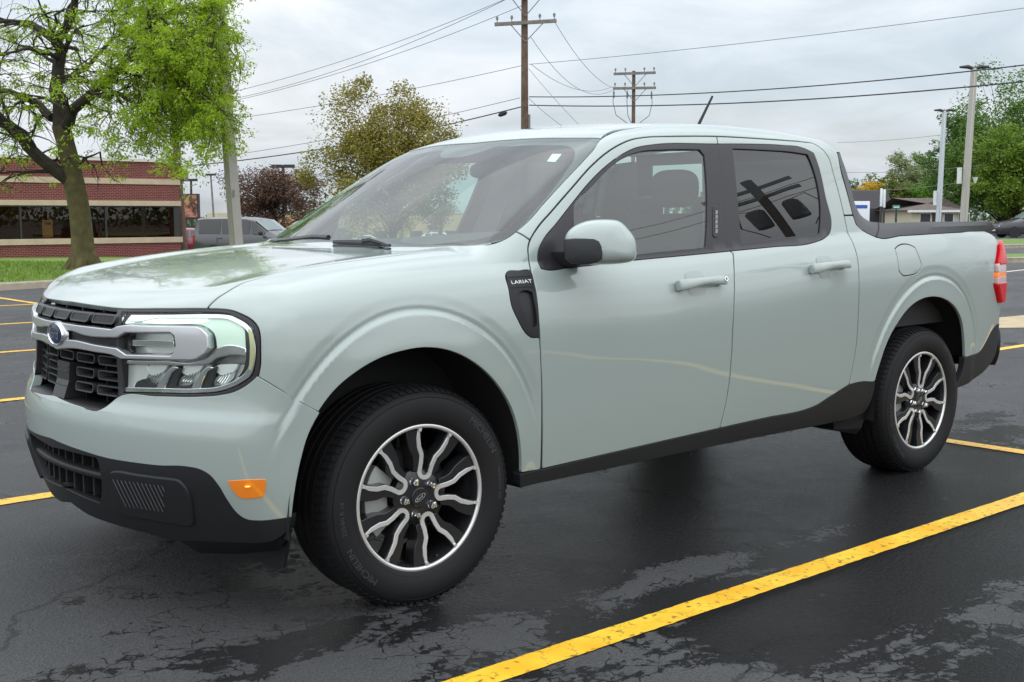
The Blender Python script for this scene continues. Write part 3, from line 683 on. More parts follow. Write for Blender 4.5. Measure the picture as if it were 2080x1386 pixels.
# ---- silver bars, traced on the surface standing 14 mm proud
BARU=[tuple(fx(CY,.920,.012)[0]),(150,661.7),(177,665),(225,670.6),(235,665),(245,663),(300,663.8),(395.6,664.8),(406.7,668.5),(419,681),(421,708),(414.6,717.5),(398.7,728),(389,730.5),(300,729),(244,728),(228,721),(190,714),(150,707),tuple(fx(CY,.832,.012)[0]),tuple(fx(CY,.857,.012)[0]),(150,693),(190,702),(235,709),(254,722),(300,723.5),(344.8,724.6),(351,719),(356.7,703),(354,682.5),(344.8,674.6),(252.5,674.6),(236,684.5),(225,684.5),(165,678.7),(150,673),tuple(fx(CY,.896,.012)[0])]
panel('grille_bar',SILV,grille,BARU,(.9,.44,0),mode='join',off=.009,gap=.0012,res=.02,depth=.030,seg=.006,roll=.004,ang=12,fdir=True)
BARIN=[tuple(fx(CY,.898,-.004)[0]),(150,673),(165,678.7),(225,684.5),(240,682),(247,679),(247,716),(235,709),(190,702),(150,693),tuple(fx(CY,.857,-.004)[0])]
panel('grille_bar_insert',GPL,grille,BARIN,(.9,.44,0),mode='join',off=-.004,gap=-.002,res=.03,depth=.01)
# ---- oval badge
badge=empty('front_badge'); badge.parent=truck
def oval(rx,rz,off,n=40,dx=0): 
    return np.array([(fx(CY,.881)[0,0]-off,CY+rx*math.cos(2*math.pi*k/n),.881+rz*math.sin(2*math.pi*k/n)) for k in range(n)])
def oval_disc(name,m,rings,parent):
    n=40; V=[];F=[]
    for (rx,rz,off) in rings: V+=list(map(tuple,oval(rx,rz,off)))
    for q in range(len(rings)-1): F+=[(q*n+k,q*n+(k+1)%n,(q+1)*n+(k+1)%n,(q+1)*n+k) for k in range(n)]
    F.append(tuple((len(rings)-1)*n+k for k in range(n)))
    mb=MB(); mb.add(V,F); return mb.obj(name,m,parent,smooth=True,angle=30)
oval_disc('badge_mount',SILV,[(.080,.044,.0),(.076,.043,.009),(.070,.040,.013)],badge)
oval_disc('badge_ring',CHROME,[(.068,.0385,.011),(.066,.037,.018),(.062,.034,.018),(.060,.0325,.015)],badge)
oval_disc('badge_oval',mat('badge_blue',(.008,.022,.085),.12),[(.0595,.032,.0145),(.052,.027,.0165),(.034,.016,.018)],badge)
tv,tf=text_mesh('Ford',.055,.35); tv=tv-[tv[:,0].mean(),tv[:,1].mean(),0]
bx0=fx(CY,.881)[0,0]-.0195
mesh_obj('badge_script',[(bx0,CY-p[0]*.82,.881+p[1]*.92) for p in tv],tf,CHROME,badge)
# ---- headlamps
def lampset(side):
    par=empty('headlamp'); par.parent=truck; return par
lampN,lampF=lampset(0),lampset(1)
REF=mat('lamp_reflector',(.84,.86,.85),.25,metal=.5)
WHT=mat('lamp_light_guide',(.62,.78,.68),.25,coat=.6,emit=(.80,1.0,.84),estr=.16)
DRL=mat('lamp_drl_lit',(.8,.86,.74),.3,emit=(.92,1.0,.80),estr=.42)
DK=mat('lamp_dark',(.020,.021,.023),.3)
CLRP=mat('lamp_clear_plastic',(.55,.58,.57),.12,metal=.4)
def lp(name,m,pts,off,depth=.02,d=(.75,.66,0),**k):
    k.setdefault('gap',0); k.setdefault('fdir',True); k.setdefault('res',.025); k.setdefault('seg',.008); k.setdefault('roll',.002)
    return panel(name,m,lampN,pts,d,parent2=lampF,off=off,depth=depth,**k)
LIN=[(247,633.5),(330,634),(421,634),(448,635),(464,637.5),(482,645),(505,659),(514,670),(518,684),(519,743),(513,763),(495,778),(470,791),(444,798),(398,801.5),(319,800.5),(247,799.5)]
lp('lamp_surround',SATIN,LAMP,-.004,.03,holes=[LIN],gap=.0015)
lp('lamp_lens',LENSG,LIN,-.006,0,gap=-.002,res=.03)
lp('lamp_housing',mat('lamp_housing',(.5,.51,.52),.25,metal=.5),[(247,633.5),(421,634),(464,637.5),(505,659),(519,690),(519,743),(495,778),(444,798),(319,800.5),(247,799.5)],-.075,0,gap=-.006)
lp('lamp_bezel',CHROME,[(247,634),(330,635.5),(421,636),(448,637),(464,640),(482,647.5),(503,661),(511,672),(514.5,684),(515.5,743),(509,761),(492,775),(468,787),(444,794),(398,797.5),(319,796.5),(250,795)]+[(252,788),(319,789.5),(398,790.5),(442,787),(464,780),(487,768),(502,753),(508,735),(508,685),(503,674),(478,655),(462,648),(446,646),(421,645.5),(330,645),(251,643)],-.012,.03,ang=60)
lp('lamp_light_guide',WHT,[(256,644),(330,646),(421,646.5),(446,647),(460,648.5),(476,656),(493,668),(497,678),(498,690),(498,706.5),(441,706.5),(439.5,690),(436,678),(424,666.5),(410,659.5),(395,658),(330,658),(256,656)],-.018,.03)
lp('lamp_drl',DRL,[(290,647.5),(420,648.5),(424,653.5),(400,655.5),(290,654.5)],-.015,.004)
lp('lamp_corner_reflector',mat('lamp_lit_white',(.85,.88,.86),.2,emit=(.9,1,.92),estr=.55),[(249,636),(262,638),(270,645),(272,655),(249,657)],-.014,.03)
lp('lamp_divider',CHROME,[(246,733),(330,735),(402,735.5),(424,726),(436,713),(498,709.5),(498,722),(440,726),(420,738),(400,740),(330,739.5),(246,738)],-.016,.05,roll=.004)
lp('lamp_side_marker',mat('lamp_marker_lens',(.55,.55,.32),.2,metal=.4),[(504,668),(512,676),(515,690),(515,735),(510,752),(505,752),(507,735),(507,690)],-.011,.03)
lp('lamp_edge_dark',DK,[(498,670),(503,676),(506,690),(506,738),(500,752),(490,765),(484,766),(494,752),(499,735),(499,690)],-.013,.03)
lp('lamp_signal_reflector',REF,[(253,676),(300,675.5),(343,677),(350,681),(354,690),(354.5,710),(349,717.5),(341,719.5),(300,717.5),(262,716),(252,709)],-.045,.0)
lp('lamp_signal_step',CHROME,[(251,691),(300,692),(352,694),(352,703),(300,702),(251,702)],-.022,.02)
lp('lamp_signal_wall',DK,[(251,676),(270,676),(262,684),(262,706),(270,716),(252,710)],-.018,.02)
lp('lamp_inner_wall',REF,[(250,740),(262,741),(298,741),(300,760),(296,770),(276,776),(270,790),(252,790)],-.028,.04)
BOWL=mat('lamp_bowl',(.86,.88,.87),.30,metal=.45)
for a in (0,1,2):
    x0=300+a*71
    lp('lamp_cavity',BOWL,[(x0,742),(x0+64,741),(x0+60,765),(x0+42,784),(x0-16,785),(x0-6,770)],-.052,.0)
    lp('lamp_reflector_upper',BOWL,[(x0+4,742),(x0+40,741.5),(x0+30,756),(x0+8,762),(x0-2,756)],-.030,.02)
    lp('lamp_projector',CLRP,[(x0-2,768),(x0+20,757),(x0+34,752),(x0+28,768),(x0+14,781),(x0-12,783)],-.034,.012,roll=.004,ang=20)
    for k in range(4):
        P=hit_px([(x0-4+k*6,780-k*.5),(x0+10+k*6,762-k*2)],-.030); mb=MB(); mb.tube([tuple(p) for p in P],.0016,5); mb.obj('lamp_flute',CHROME,lampN)
for a in (0,1):
    x0=a*71.5
    lp('lamp_fin',CHROME,[(320+x0,792),(318+x0,788),(333+x0,764),(344+x0,751),(353+x0,746.5),(360+x0,748),(349+x0,754),(341+x0,768),(331+x0,793)],-.013,.045,roll=.003)
    lp('lamp_fin_side',DK,[(333+x0,792),(344+x0,765),(351+x0,753),(367+x0,748.5),(360+x0,772),(357+x0,786)],-.020,.03)
lp('lamp_floor',DK,[(272,790.5),(275,783),(298,771),(303,780),(400,786),(478,776),(494,762),(487,772),(462,783),(440,789),(398,792.5),(319,792)],-.020,.04)
# ---- lower intake, fog bezel, marker, lip
ys=np.linspace(CY-.36,CY+.36,25); A=fx(ys,np.full(25,.30),-.05); B=fx(ys,np.full(25,.53),-.05)
mesh_obj('lower_intake',np.vstack([A,B]),[(i,i+1,26+i,25+i) for i in range(24)],LINER,clad,smooth=True)
ys=np.linspace(CY-.318,CY+.318,25); rows=[fx(ys,np.full(25,z),o) for z,o in ((.462,-.045),(.459,-.012),(.452,-.006),(.440,-.006),(.434,-.014),(.432,-.045))]
mesh_obj('intake_bar',np.vstack(rows),[(q*25+i,q*25+i+1,(q+1)*25+i+1,(q+1)*25+i) for q in range(5) for i in range(24)],BLK,clad,smooth=True)
for k in range(-4,5):
    y=CY+k*.066; mb=MB(); X=fx(y,.45)[0,0]; mb.span((X+.034,y-.006,.37),(X+.07,y+.006,.52)); mb.obj('intake_rib',LINER,clad)
FOG=[(224,963),(230,962),(275,968),(320,974),(345,977),(360,980),(368,987),(388,1056),(389,1065),(384,1067.5),(360,1065),(300,1055),(240,1043),(231,1040)]
panel('fog_bezel',BLK,clad,FOG,(.75,.66,0),off=.010,gap=0,res=.03,depth=.016,roll=.006,seg=.008)
FOGI=[(228,971),(318,987),(328,986),(333,990),(346,1049),(343,1053),(300,1047),(235,1034)]
for i in range(13):
    x=229+i*8.3
    a=(max(x-0,226),974+ (x-229)*.13); b=(x+50,1030+(x-229)*.14)
    # diagonal ridges clipped to the bezel
    pts=[]
    for t in np.linspace(0,1,6):
        q=(a[0]+(b[0]-a[0])*t*.55,a[1]+(b[1]-a[1])*t); pts.append(q)
    pts=[q for q in pts if q[0]<335]
    if len(pts)<2: continue
    P=hit_px(pts,.0115)
    mb=MB(); mb.tube([tuple(p) for p in P],.0015,5); o=mb.obj('bezel_ridge',mat('ridge_grey',(.10,.10,.105),.4),clad)
MARK=[(462.5,979),(500,976),(539,975),(537,1000),(534,1009),(510,1012),(488,1011),(478,1002)]
panel('side_marker',mat('amber_lens',(.62,.16,.01),.12,coat=1,emit=(1,.30,.01),estr=.18),truck,MARK,(.75,.66,0),off=.002,gap=0,res=.02,depth=.01)
V=hit_px([(503,990)],.004); mb=MB(); mb.lathe([(0.0001,0),(.008,.001),(.0085,.003),(0.0001,.004)],12,c=tuple(V[0])); mb.obj('marker_bulb',mat('marker_lit',(1,.6,.1),.3,emit=(1,.5,.06),estr=1.1),truck)
for sgn in (0,1):
    P=[(591,1058),(586,1082),(560,1125),(500,1131),(447,1132),(402,1130),(378,1115),(352,1100)]
    H3=to3d(P,-.012); H3=[np.array(h) for h in H3]
top=to3d([(590,1054),(560,1092),(480,1101),(400,1099),(352,1096)],-.008)
lipb=[np.array([p[0]+.02,p[1]+.02,p[2]]) for p in to3d([(586,1084),(562,1123),(480,1131),(400,1129),(360,1105)],-.012)]
V=[tuple(p) for p in top]+[tuple(p) for p in lipb]+[(p[0]+.03,p[1]+.03,p[2]) for p in lipb]
F=[(i,i+1,6+i,5+i) for i in range(4)]+[(5+i,6+i,11+i,10+i) for i in range(4)]
mesh_obj('bumper_lip',V,F,BLK,truck,smooth=True); V2,F2=mirror(V,F); mesh_obj('bumper_lip',V2,F2,BLK,truck,smooth=True)
def at_x(px,py,X):
    d=ray(px,py); return Vector(CL+d*((X-CL[0])/d[0]))
fl=[np.array(at_x(x,y,-.462)) for x,y in ((588,1066),(585,1100),(575,1155),(566,1158),(506,1133),(540,1105))]
V=[tuple(p) for p in fl]+[(p[0]+.012,p[1]+.004,p[2]) for p in fl]
F=[(0,1,2,3,4,5),(11,10,9,8,7,6)]+[(i,(i+1)%6,(i+1)%6+6,i+6) for i in range(6)]
mesh_obj('air_deflector',V,F,BLK,truck); V2,F2=mirror(V,F); mesh_obj('air_deflector',V2,F2,BLK,truck)
# ================================================================== wheels
def bend_text(txt,size,r,a0,y,spread=1.0,shear=0,flip=False):
    """lettering on a circle in the XZ plane seen from -Y; a0 centre angle (deg, ccw from +X), letters read clockwise with tops outward"""
    V,F=text_mesh(txt,size,shear); V=V-[ (V[:,0].max()+V[:,0].min())/2,0,0]
    out=[]
    for p in V:
        if flip: a=R(a0)+p[0]*spread/r; rr=r-p[1]
        else: a=R(a0)-p[0]*spread/r; rr=r+p[1]
        out.append((rr*math.cos(a),y,rr*math.sin(a)))
    return out,F
def wheel_parts(par,base,y_out):
    """built about the hub with the outer face towards -Y; y=0 is the rim lip plane"""
    # tyre
    RO,RI,W2=.362,.240,.225
    prof=[(.236,.010),(.240,-.001),(.250,-.008),(.268,-.016),(.290,-.020),(.312,-.019),(.330,-.014),(.343,-.004),(.352,.010),(.358,.026)]
    full=prof+[(.361,.045)]
    g=[]
    for yy in (.062,.104,.146,.188):
        g+=[(RO,yy-.006),(RO-.008,yy-.005),(RO-.008,yy+.005),(RO,yy+.006)]
    back=[(r,.250-h) for r,h in reversed(full)]
    mb=MB(); n=96; P=full+g+back; mb.lathe(P,n,'y'); ty=mb.obj('tyre',TIREM,par,smooth=True,angle=50)
    # shoulder lugs, joined: too many to pick apart
    mb=MB()
    for k in range(84):
        a=2*math.pi*k/84; da=2*math.pi/84
        for (r0,y0,r1,y1,tw) in ((.3475,.0005,.3555,.016,0),(.3555,.016,.3632,.052,.25)):
            for s0,s1 in ((.12,.72),):
                A0,A1=a+da*(s0+tw*0),a+da*(s1+tw*0); B0,B1=a+da*(s0+tw),a+da*(s1+tw)
                lift=.0028
                def pt(r,y,an,l): return ((r+l)*math.cos(an),y-l*.8,(r+l)*math.sin(an))
                V=[pt(r0,y0,A0,lift),pt(r0,y0,A1,lift),pt(r1,y1,B1,lift),pt(r1,y1,B0,lift),pt(r0,y0,A0,-.004),pt(r0,y0,A1,-.004),pt(r1,y1,B1,-.004),pt(r1,y1,B0,-.004)]
                mb.add(V,[(0,1,2,3),(0,4,5,1),(1,5,6,2),(2,6,7,3),(3,7,4,0)])
    o=mb.obj('tread_blocks',TIREM,par); o['kind']='stuff'
    for r,y in ((.2565,-.0105),(.332,-.0135)):
        mb=MB(); mb.lathe([(r-.002,y+.003),(r,y-.0012),(r+.002,y+.003)],96,'y'); mb.obj('sidewall_rib',TIREM,par,smooth=True)
    LET=mat('tyre_lettering',(.050,.050,.052),.5)
    for a0 in (38,-142):
        V,F=bend_text('MICHELIN',.030,.296,a0,-.0215,1.15); mesh_obj('tyre_lettering',V,F,LET,par)
    V,F=bend_text('PRIMACY A/S',.017,.300,2,-.0213,1.1); mesh_obj('tyre_lettering',V,F,LET,par)
    V,F=bend_text('225/60 R 18',.020,.298,-176,-.0213,1.1); mesh_obj('tyre_lettering',V,F,LET,par)
    # rim
    mb=MB(); mb.lathe([(.2425,.004),(.2425,-.003),(.238,-.005),(.2315,-.003),(.2300,.003)],96,'y'); mb.obj('rim_lip',RIMSIL,par,smooth=True,angle=60)
    mb=MB(); mb.lathe([(.231,.002),(.226,.010),(.222,.05),(.215,.18),(.225,.20)],64,'y'); mb.obj('rim_barrel',RIMBLK,par,smooth=True)
    mb=MB(); mb.lathe([(.0001,.085),(.150,.085),(.155,.09),(.155,.10),(.0001,.10)],48,'y'); mb.obj('brake_disc',mat('brake_steel',(.10,.095,.09),.4,metal=.6),par,smooth=True,angle=30)
    mb=MB(); mb.prism([(.10*math.cos(R(a)),.10*math.sin(R(a))) for a in range(140,221,10)]+[(.185*math.cos(R(a)),.185*math.sin(R(a))) for a in range(220,139,-10)],1,.045,.13); mb.obj('brake_caliper',mat('caliper_grey',(.42,.44,.42),.45,metal=.4),par,bevel=.006)
    # spokes: five forks, two arms each
    def fy(r): return .018-.010*min(max((r-.05)/.17,0),1)+.012*max(0,(r-.17)/.06)**2*0   # face depth
    sp=[(.084,.0205),(.112,.0225),(.138,.028),(.162,.045),(.190,.056),(.217,.0615)]         # (r, lateral centre)
    def arm(th,s,name,wid,y0,y1,m,inner):
        L=[];n=len(sp); c,si=math.cos(th),math.sin(th)
        cs=[np.array(p) for p in sp]
        left=[];right=[]
        for i,p in enumerate(cs):
            t=cs[min(i+1,n-1)]-cs[max(i-1,0)]; t/=np.linalg.norm(t); nn=np.array([-t[1],t[0]]); w=wid[i]
            left.append(p+nn*w[1]); right.append(p-nn*w[0])
        poly=left+right[::-1]
        V=[];F=[];m2=len(poly)
        for q,(x,l) in enumerate(poly):
            l*=s; X,Z=x*c-l*si,x*si+l*c; yy=fy(x); V.append((X,y0+yy,Z)); 
        for q,(x,l) in enumerate(poly):
            l*=s; X,Z=x*c-l*si,x*si+l*c; yy=fy(x); V.append((X,y1+yy,Z))
        F=[]
        for i in range(n-1): F.append((i,i+1,2*n-2-i,2*n-1-i)); F.append((m2+i,m2+i+1,m2+2*n-2-i,m2+2*n-1-i))
        F+=[(i,(i+1)%m2,m2+(i+1)%m2,m2+i) for i in range(m2)]
        mb=MB(); mb.add(V,F); return mb.obj(name,m,par,bevel=.0016 if name=='spoke' else .0008,seg=1)
    for k in range(5):
        th=R(base+72*k)
        for s in (-1,1):
            arm(th,s,'spoke',[(.011,.024),(.010,.028),(.010,.032),(.010,.036),(.010,.042),(.010,.048)],-.004,.050,RIMBLK,True)
            arm(th,s,'spoke_face',[(.0078,.0078),(.0078,.0078),(.0078,.0078),(.0078,.0078),(.0072,.0072),(.0040,.0040)],-.0065,-.0015,RIMSIL,True)
        # bottom of the fork
        V=[];F=[]; m=10
        for q in range(m+1):
            a=math.pi/2+math.pi*q/m
            for rr in (.0127,.0283):
                x=.0845+rr*math.cos(a)*.9; l=rr*math.sin(a); V.append((x*math.cos(th)-l*math.sin(th),-.0067+fy(.084),x*math.sin(th)+l*math.cos(th)))
        nV=len(V); V+=[(x,y+.006,z) for x,y,z in V]
        F=[(2*q,2*q+1,2*q+3,2*q+2) for q in range(m)]+[(2*q+1,2*q+1+nV,2*q+3+nV,2*q+3) for q in range(m)]+[(2*q,2*q+2,2*q+2+nV,2*q+nV) for q in range(m)]
        mb=MB(); mb.add(V,F); mb.obj('spoke_face',RIMSIL,par)
        for s in (-1,1):
            a=th+s*R(15.5); mb=MB(); mb.prism([(.2255*math.cos(a+da)*q,.2255*math.sin(a+da)*q) for da,q in ((-.030,1.02),(-.018,.975),(.018,.975),(.030,1.02))],1,-.004,.006); mb.obj('rim_lip_tab',RIMSIL,par)
    mb=MB(); mb.lathe([(.0001,.010),(.030,.010),(.050,.012),(.078,.014),(.092,.024),(.085,.07)],40,'y'); mb.obj('hub',RIMBLK,par,smooth=True,angle=40)
    mb=MB(); mb.lathe([(.033,.012),(.0325,.006),(.030,.0045),(.0001,.004)],32,'y'); cap=mb.obj('centre_cap',mat('cap_black',(.02,.02,.022),.25),par,smooth=True,angle=30)
    mb=MB(); n=32
    V=[(.022*math.cos(2*math.pi*k/n)*q*math.cos(.5)-.009*math.sin(2*math.pi*k/n)*q*math.sin(.5),.0035,.022*math.cos(2*math.pi*k/n)*q*math.sin(.5)+.009*math.sin(2*math.pi*k/n)*q*math.cos(.5)) for q in (1,.9) for k in range(n)]
    mb.add(V,[(k,(k+1)%n,n+(k+1)%n,n+k) for k in range(n)]); mb.obj('cap_oval',RIMSIL,par)
    tv,tf=text_mesh('Ford',.013,.3); tv=tv-[tv[:,0].mean(),tv[:,1].mean(),0]; c,s=math.cos(.5),math.sin(.5)
    mesh_obj('cap_script',[(p[0]*c-p[1]*s,.0034,p[0]*s+p[1]*c) for p in tv],tf,RIMSIL,par)
    for k in range(5):
        a=R(base+36+72*k); c0=(.0575*math.cos(a),0,.0575*math.sin(a))
        mb=MB(); mb.lathe([(.0150,.024),(.0150,.014),(.0125,.010)],12,'y',c=c0); mb.lathe([(.0125,.012),(.0125,-.004),(.009,-.010),(.0001,-.0115)],6,'y',c=c0); mb.obj('lug_nut',CHROME,par,smooth=True,angle=30)
    a=R(base-144-6); mb=MB(); mb.tube([(.214*math.cos(a),.012,.214*math.sin(a)),(.205*math.cos(a),-.012,.205*math.sin(a))],[.004,.0045],8); mb.obj('valve',GPL,par)
def copy_wheel(src,loc,rz):
    r=src.copy(); COL.objects.link(r); r.parent=truck; r.location=loc; r.rotation_euler=(0,0,rz)
    for ch in src.children:
        c=ch.copy(); COL.objects.link(c); c.parent=r
        if ch.get('kind'): c['kind']=ch['kind']
    return r
wf=empty('wheel',(0,.055,.352),R(-3.5)); wf.parent=truck; wheel_parts(wf,75,0)
wr=copy_wheel(wf,(3.076,.055,.352),0); wr.rotation_euler=(0,R(-4),0)
copy_wheel(wf,(0,2*CY-.055,.352),R(180-3.5)); copy_wheel(wf,(3.076,2*CY-.055,.352),R(180))
# wheel housings
for cx in (-.045,3.076):
    for side in (0,1):
        V=[];F=[];n=28
        for k in range(n+1):
            a0_=R(20) if cx>1 else R(-4); a=a0_+(R(186)-a0_)*k/n
            for y in (.028,.10,.50): V.append((cx+.462*math.cos(a)*(1 if y<.2 else .98),y,.36+.515*math.sin(a)))
        F=[(k*3+q,k*3+q+1,k*3+q+4,k*3+q+3) for k in range(n) for q in range(2)]
        b=len(V); V.append((cx,.50,.36)); F+=[(k*3+2,b,k*3+5) for k in range(n)]
        if side: V,F=mirror(V,F)
        mesh_obj('wheel_housing',V,F,LINER,truck,smooth=True)
for xx in (0,3.076):
    mb=MB(); mb.tube([(xx,.16,.352),(xx,2*CY-.16,.352)],.045,10); mb.obj('axle',LINER,truck)
mb=MB(); mb.tube([(.10,.33,.33),(.07,.35,.80)],[.045,.03],10); mb.obj('suspension_strut',mat('strut_grey',(.06,.06,.06),.5),truck)
# ================================================================== mirrors, handles, vent, lamps, bed, cabin
def both(fn):
    """fn(flip) builds a thing on the near side; flip mirrors every mesh it made"""
    return [fn(False),fn(True)]
def put(mb,name,m,par,flip,**k):
    if flip:
        V,F=mirror(mb.V,mb.F); mb.V=[tuple(v) for v in V]; mb.F=F
    return mb.obj(name,m,par,**k)
def superblob(c,r,pw=(2.6,2.6,2.6),nu=28,nv=16,rot=None,fn=None):
    V=[];F=[]
    sp=lambda v,p: math.copysign(abs(v)**(2/p),v)
    for j in range(nv+1):
        b=-math.pi/2+math.pi*j/nv
        for i in range(nu):
            a=2*math.pi*i/nu
            p=Vector((r[0]*sp(math.cos(b),pw[2])*sp(math.cos(a),pw[0]),r[1]*sp(math.cos(b),pw[2])*sp(math.sin(a),pw[1]),r[2]*sp(math.sin(b),pw[2])))
            if fn: p=fn(p)
            if rot: p=rot@p
            V.append((c[0]+p[0],c[1]+p[1],c[2]+p[2]))
    for j in range(nv):
        for i in range(nu): F.append((j*nu+i,j*nu+(i+1)%nu,(j+1)*nu+(i+1)%nu,(j+1)*nu+i))
    return V,F
def side_mirror(flip):
    par=empty('side_mirror'); par.parent=truck
    # housing: a loft of rounded outlines from the outer edge towards the door, leaning back
    c=np.array(at_y(1219,492,-.075)); 
    def lay(pxs,dep):   # outline on a plane facing the front-left, then pushed back
        o=[]
        for (x,y) in pxs:
            d=ray(x,y); n=np.array([-.62,-.76,.18]); n/=np.linalg.norm(n); t=((c-n*dep-CL)@n)/(d@n); o.append(CL+d*t)
        return o
    OUT=[(1146,484),(1151.5,470),(1169,456),(1195,446.5),(1222,445),(1249,445.5),(1263,450),(1281,470),(1292,486),(1294.5,505),(1293.5,523),(1286,532.5),(1260,537),(1224,538.5),(1188,538),(1160,535),(1148,525),(1145.5,505)]
    O=[np.array(p) for p in OUT]; cc=np.array([1219,494.])
    rings=[]
    for s,dep in ((.05,-.050),(.45,-.048),(.72,-.040),(.90,-.024),(.985,-.002),(1.0,.020),(.985,.07),(.93,.098)):
        rings.append(lay([tuple(cc+(p-cc)*s) for p in O],dep))
    V=[tuple(p) for r in rings for p in r]; n=len(O); F=[(q*n+i,q*n+(i+1)%n,(q+1)*n+(i+1)%n,(q+1)*n+i) for q in range(len(rings)-1) for i in range(n)]
    F.append(tuple(range(n))); F.append(tuple((len(rings)-1)*n+i for i in range(n)))
    mb=MB(); mb.add(V,F); o=put(mb,'mirror_cap',PAINT,par,flip,smooth=True,angle=180)
    mm=o.modifiers.new('s','SUBSURF'); mm.levels=2; mm.render_levels=2
    # black lower cover
    LOW=[(1146,486),(1165,484.5),(1190,484),(1208,485),(1218,490),(1223,500),(1225,515),(1223,526),(1215,533),(1200,537),(1188,538.5),(1160,536),(1147,526),(1145,505)]
    lc=np.array([1186,510.]); rings=[lay([tuple(lc+(np.array(p)-lc)*s) for p in LOW],dep) for s,dep in ((.05,-.058),(.80,-.056),(.95,-.052),(1,-.040),(1.0,.03))]
    V=[tuple(p) for r in rings for p in r]; n=len(LOW); F=[(q*n+i,q*n+(i+1)%n,(q+1)*n+(i+1)%n,(q+1)*n+i) for q in range(4) for i in range(n)]+[tuple(range(n))]
    mb=MB(); mb.add(V,F); put(mb,'mirror_cover',BLK,par,flip,smooth=True,angle=35)
    # foot
    A=[np.array(at_y(x,y,Y)) for x,y,Y in ((1117,511,.10),(1178,512,.0),(1188,538,.0),(1160,543,.05),(1128,540,.09))]
    V=[tuple(p) for p in A]+[(p[0]+.05,p[1]+.03,p[2]) for p in A]; F=[(0,1,2,3,4),(9,8,7,6,5)]+[(i,(i+1)%5,(i+1)%5+5,i+5) for i in range(5)]
    mb=MB(); mb.add(V,F); put(mb,'mirror_foot',BLK,par,flip,bevel=.006,seg=2)
    V=[tuple(np.array(p)) for p in lay([tuple(cc+(p-cc)*.86) for p in O],.099)]
    mb=MB(); mb.add(V,[tuple(range(len(O)))]); put(mb,'mirror_glass',CHROME,par,flip)
    return par
both(side_mirror)
# ---- door handles on the door surface
def handle(px,parent,flip,key=False):
    """px: left end, right end centre pixels"""
    P=to3d([px[0],px[1]]); a,b=P[0],P[1]; n=grad((P[:1]+P[1:])/2)[0]; t=(b-a)/np.linalg.norm(b-a); L=np.linalg.norm(b-a); up=np.cross(t,n); up*=np.sign(up[2]); c=(a+b)/2
    def loc(u,v,h): 
        q=c+t*u+up*v; base=solve(np.array([[q[0],q[2]]]),np.array([0,1.,0]),np.array([1.,0,0]),np.array([0,0,1.]),-.2,.4)[0]; return base+n*h
    # cup ring
    V=[];m=28
    for (s,h) in ((1.0,.0015),(.90,.0012),(.80,.0022)):
        for k in range(m):
            an=2*math.pi*k/m; ca,sa=math.cos(an),math.sin(an); u=-.012+.056*s*math.copysign(abs(ca)**.6,ca); v=.003+.049*s*math.copysign(abs(sa)**.6,sa); V.append(tuple(loc(u,v,h)))
    F=[(q*m+k,q*m+(k+1)%m,(q+1)*m+(k+1)%m,(q+1)*m+k) for q in range(2) for k in range(m)]+[tuple(2*m+k for k in range(m))]
    cupm=mat('handle_cup',(.30,.345,.325),.35,coat=.8)
    mb=MB(); mb.add(V,F); put(mb,'handle_cup',cupm,parent,flip,smooth=True,angle=60)
    # grip
    prof=[(-L/2,.018,-.019,.030),(-L/2+.006,.021,-.023,.037),(-L/2+.045,.020,-.021,.042),(-.012,.019,-.012,.043),(.03,.018,-.011,.043),(L/2-.034,.018,-.018,.042),(L/2-.005,.017,-.020,.037),(L/2,.013,-.016,.030)]
    V=[];m=10
    for (u,vt,vb,h) in prof:
        for k in range(m):
            an=2*math.pi*k/m; ca,sa=math.cos(an),math.sin(an); v=(vt+vb)/2+(vt-vb)/2*math.copysign(abs(sa)**.4,sa); hh=h-.011+.011*math.copysign(abs(ca)**.4,ca); V.append(tuple(loc(u,v,hh)))
    q=len(prof); F=[(i*m+k,i*m+(k+1)%m,(i+1)*m+(k+1)%m,(i+1)*m+k) for i in range(q-1) for k in range(m)]+[tuple(range(m)),tuple((q-1)*m+k for k in range(m))]
    mb=MB(); mb.add(V,F); o=put(mb,'door_handle',PAINT,parent,flip,smooth=True,angle=50)
    for u in (-L/2+.02,L/2-.022):
        mb=MB(); A=[loc(u-.014,-.012,-.01),loc(u+.014,-.012,-.01),loc(u+.014,.012,-.01),loc(u-.014,.012,-.01)]; B=[p+n*.035 for p in A]
        mb.add([tuple(p) for p in A+B],[(0,1,2,3),(4,5,6,7),(0,1,5,4),(1,2,6,5),(2,3,7,6),(3,0,4,7)]); put(mb,'handle_post',PAINT,parent,flip)
    if key and not flip:
        k0=loc(L/2-.012,.002,.0415); mb=MB(); V=[tuple(k0+t*.010*math.cos(a)+up*.010*math.sin(a)+n*h) for h in (-.003,.0008) for a in np.linspace(0,2*math.pi,16,endpoint=False)]
        mb.add(V,[tuple(range(16,32))]+[(i,(i+1)%16,16+(i+1)%16,16+i) for i in range(16)]); mb.obj('key_lock',CHROME,parent)
        mb=MB(); V=[tuple(k0+t*.004*math.cos(a)+up*.006*math.sin(a)+n*.0014) for a in np.linspace(0,2*math.pi,10,endpoint=False)]; mb.add(V,[tuple(range(10))]); mb.obj('key_slot',GAPBLK,parent)
for flip,f_,r_ in ((False,fd,rd),(True,fd2,rd2)):
    handle(((1370,583),(1464,572)),f_,flip,True); handle(((1641.5,549),(1716,539)),r_,flip)
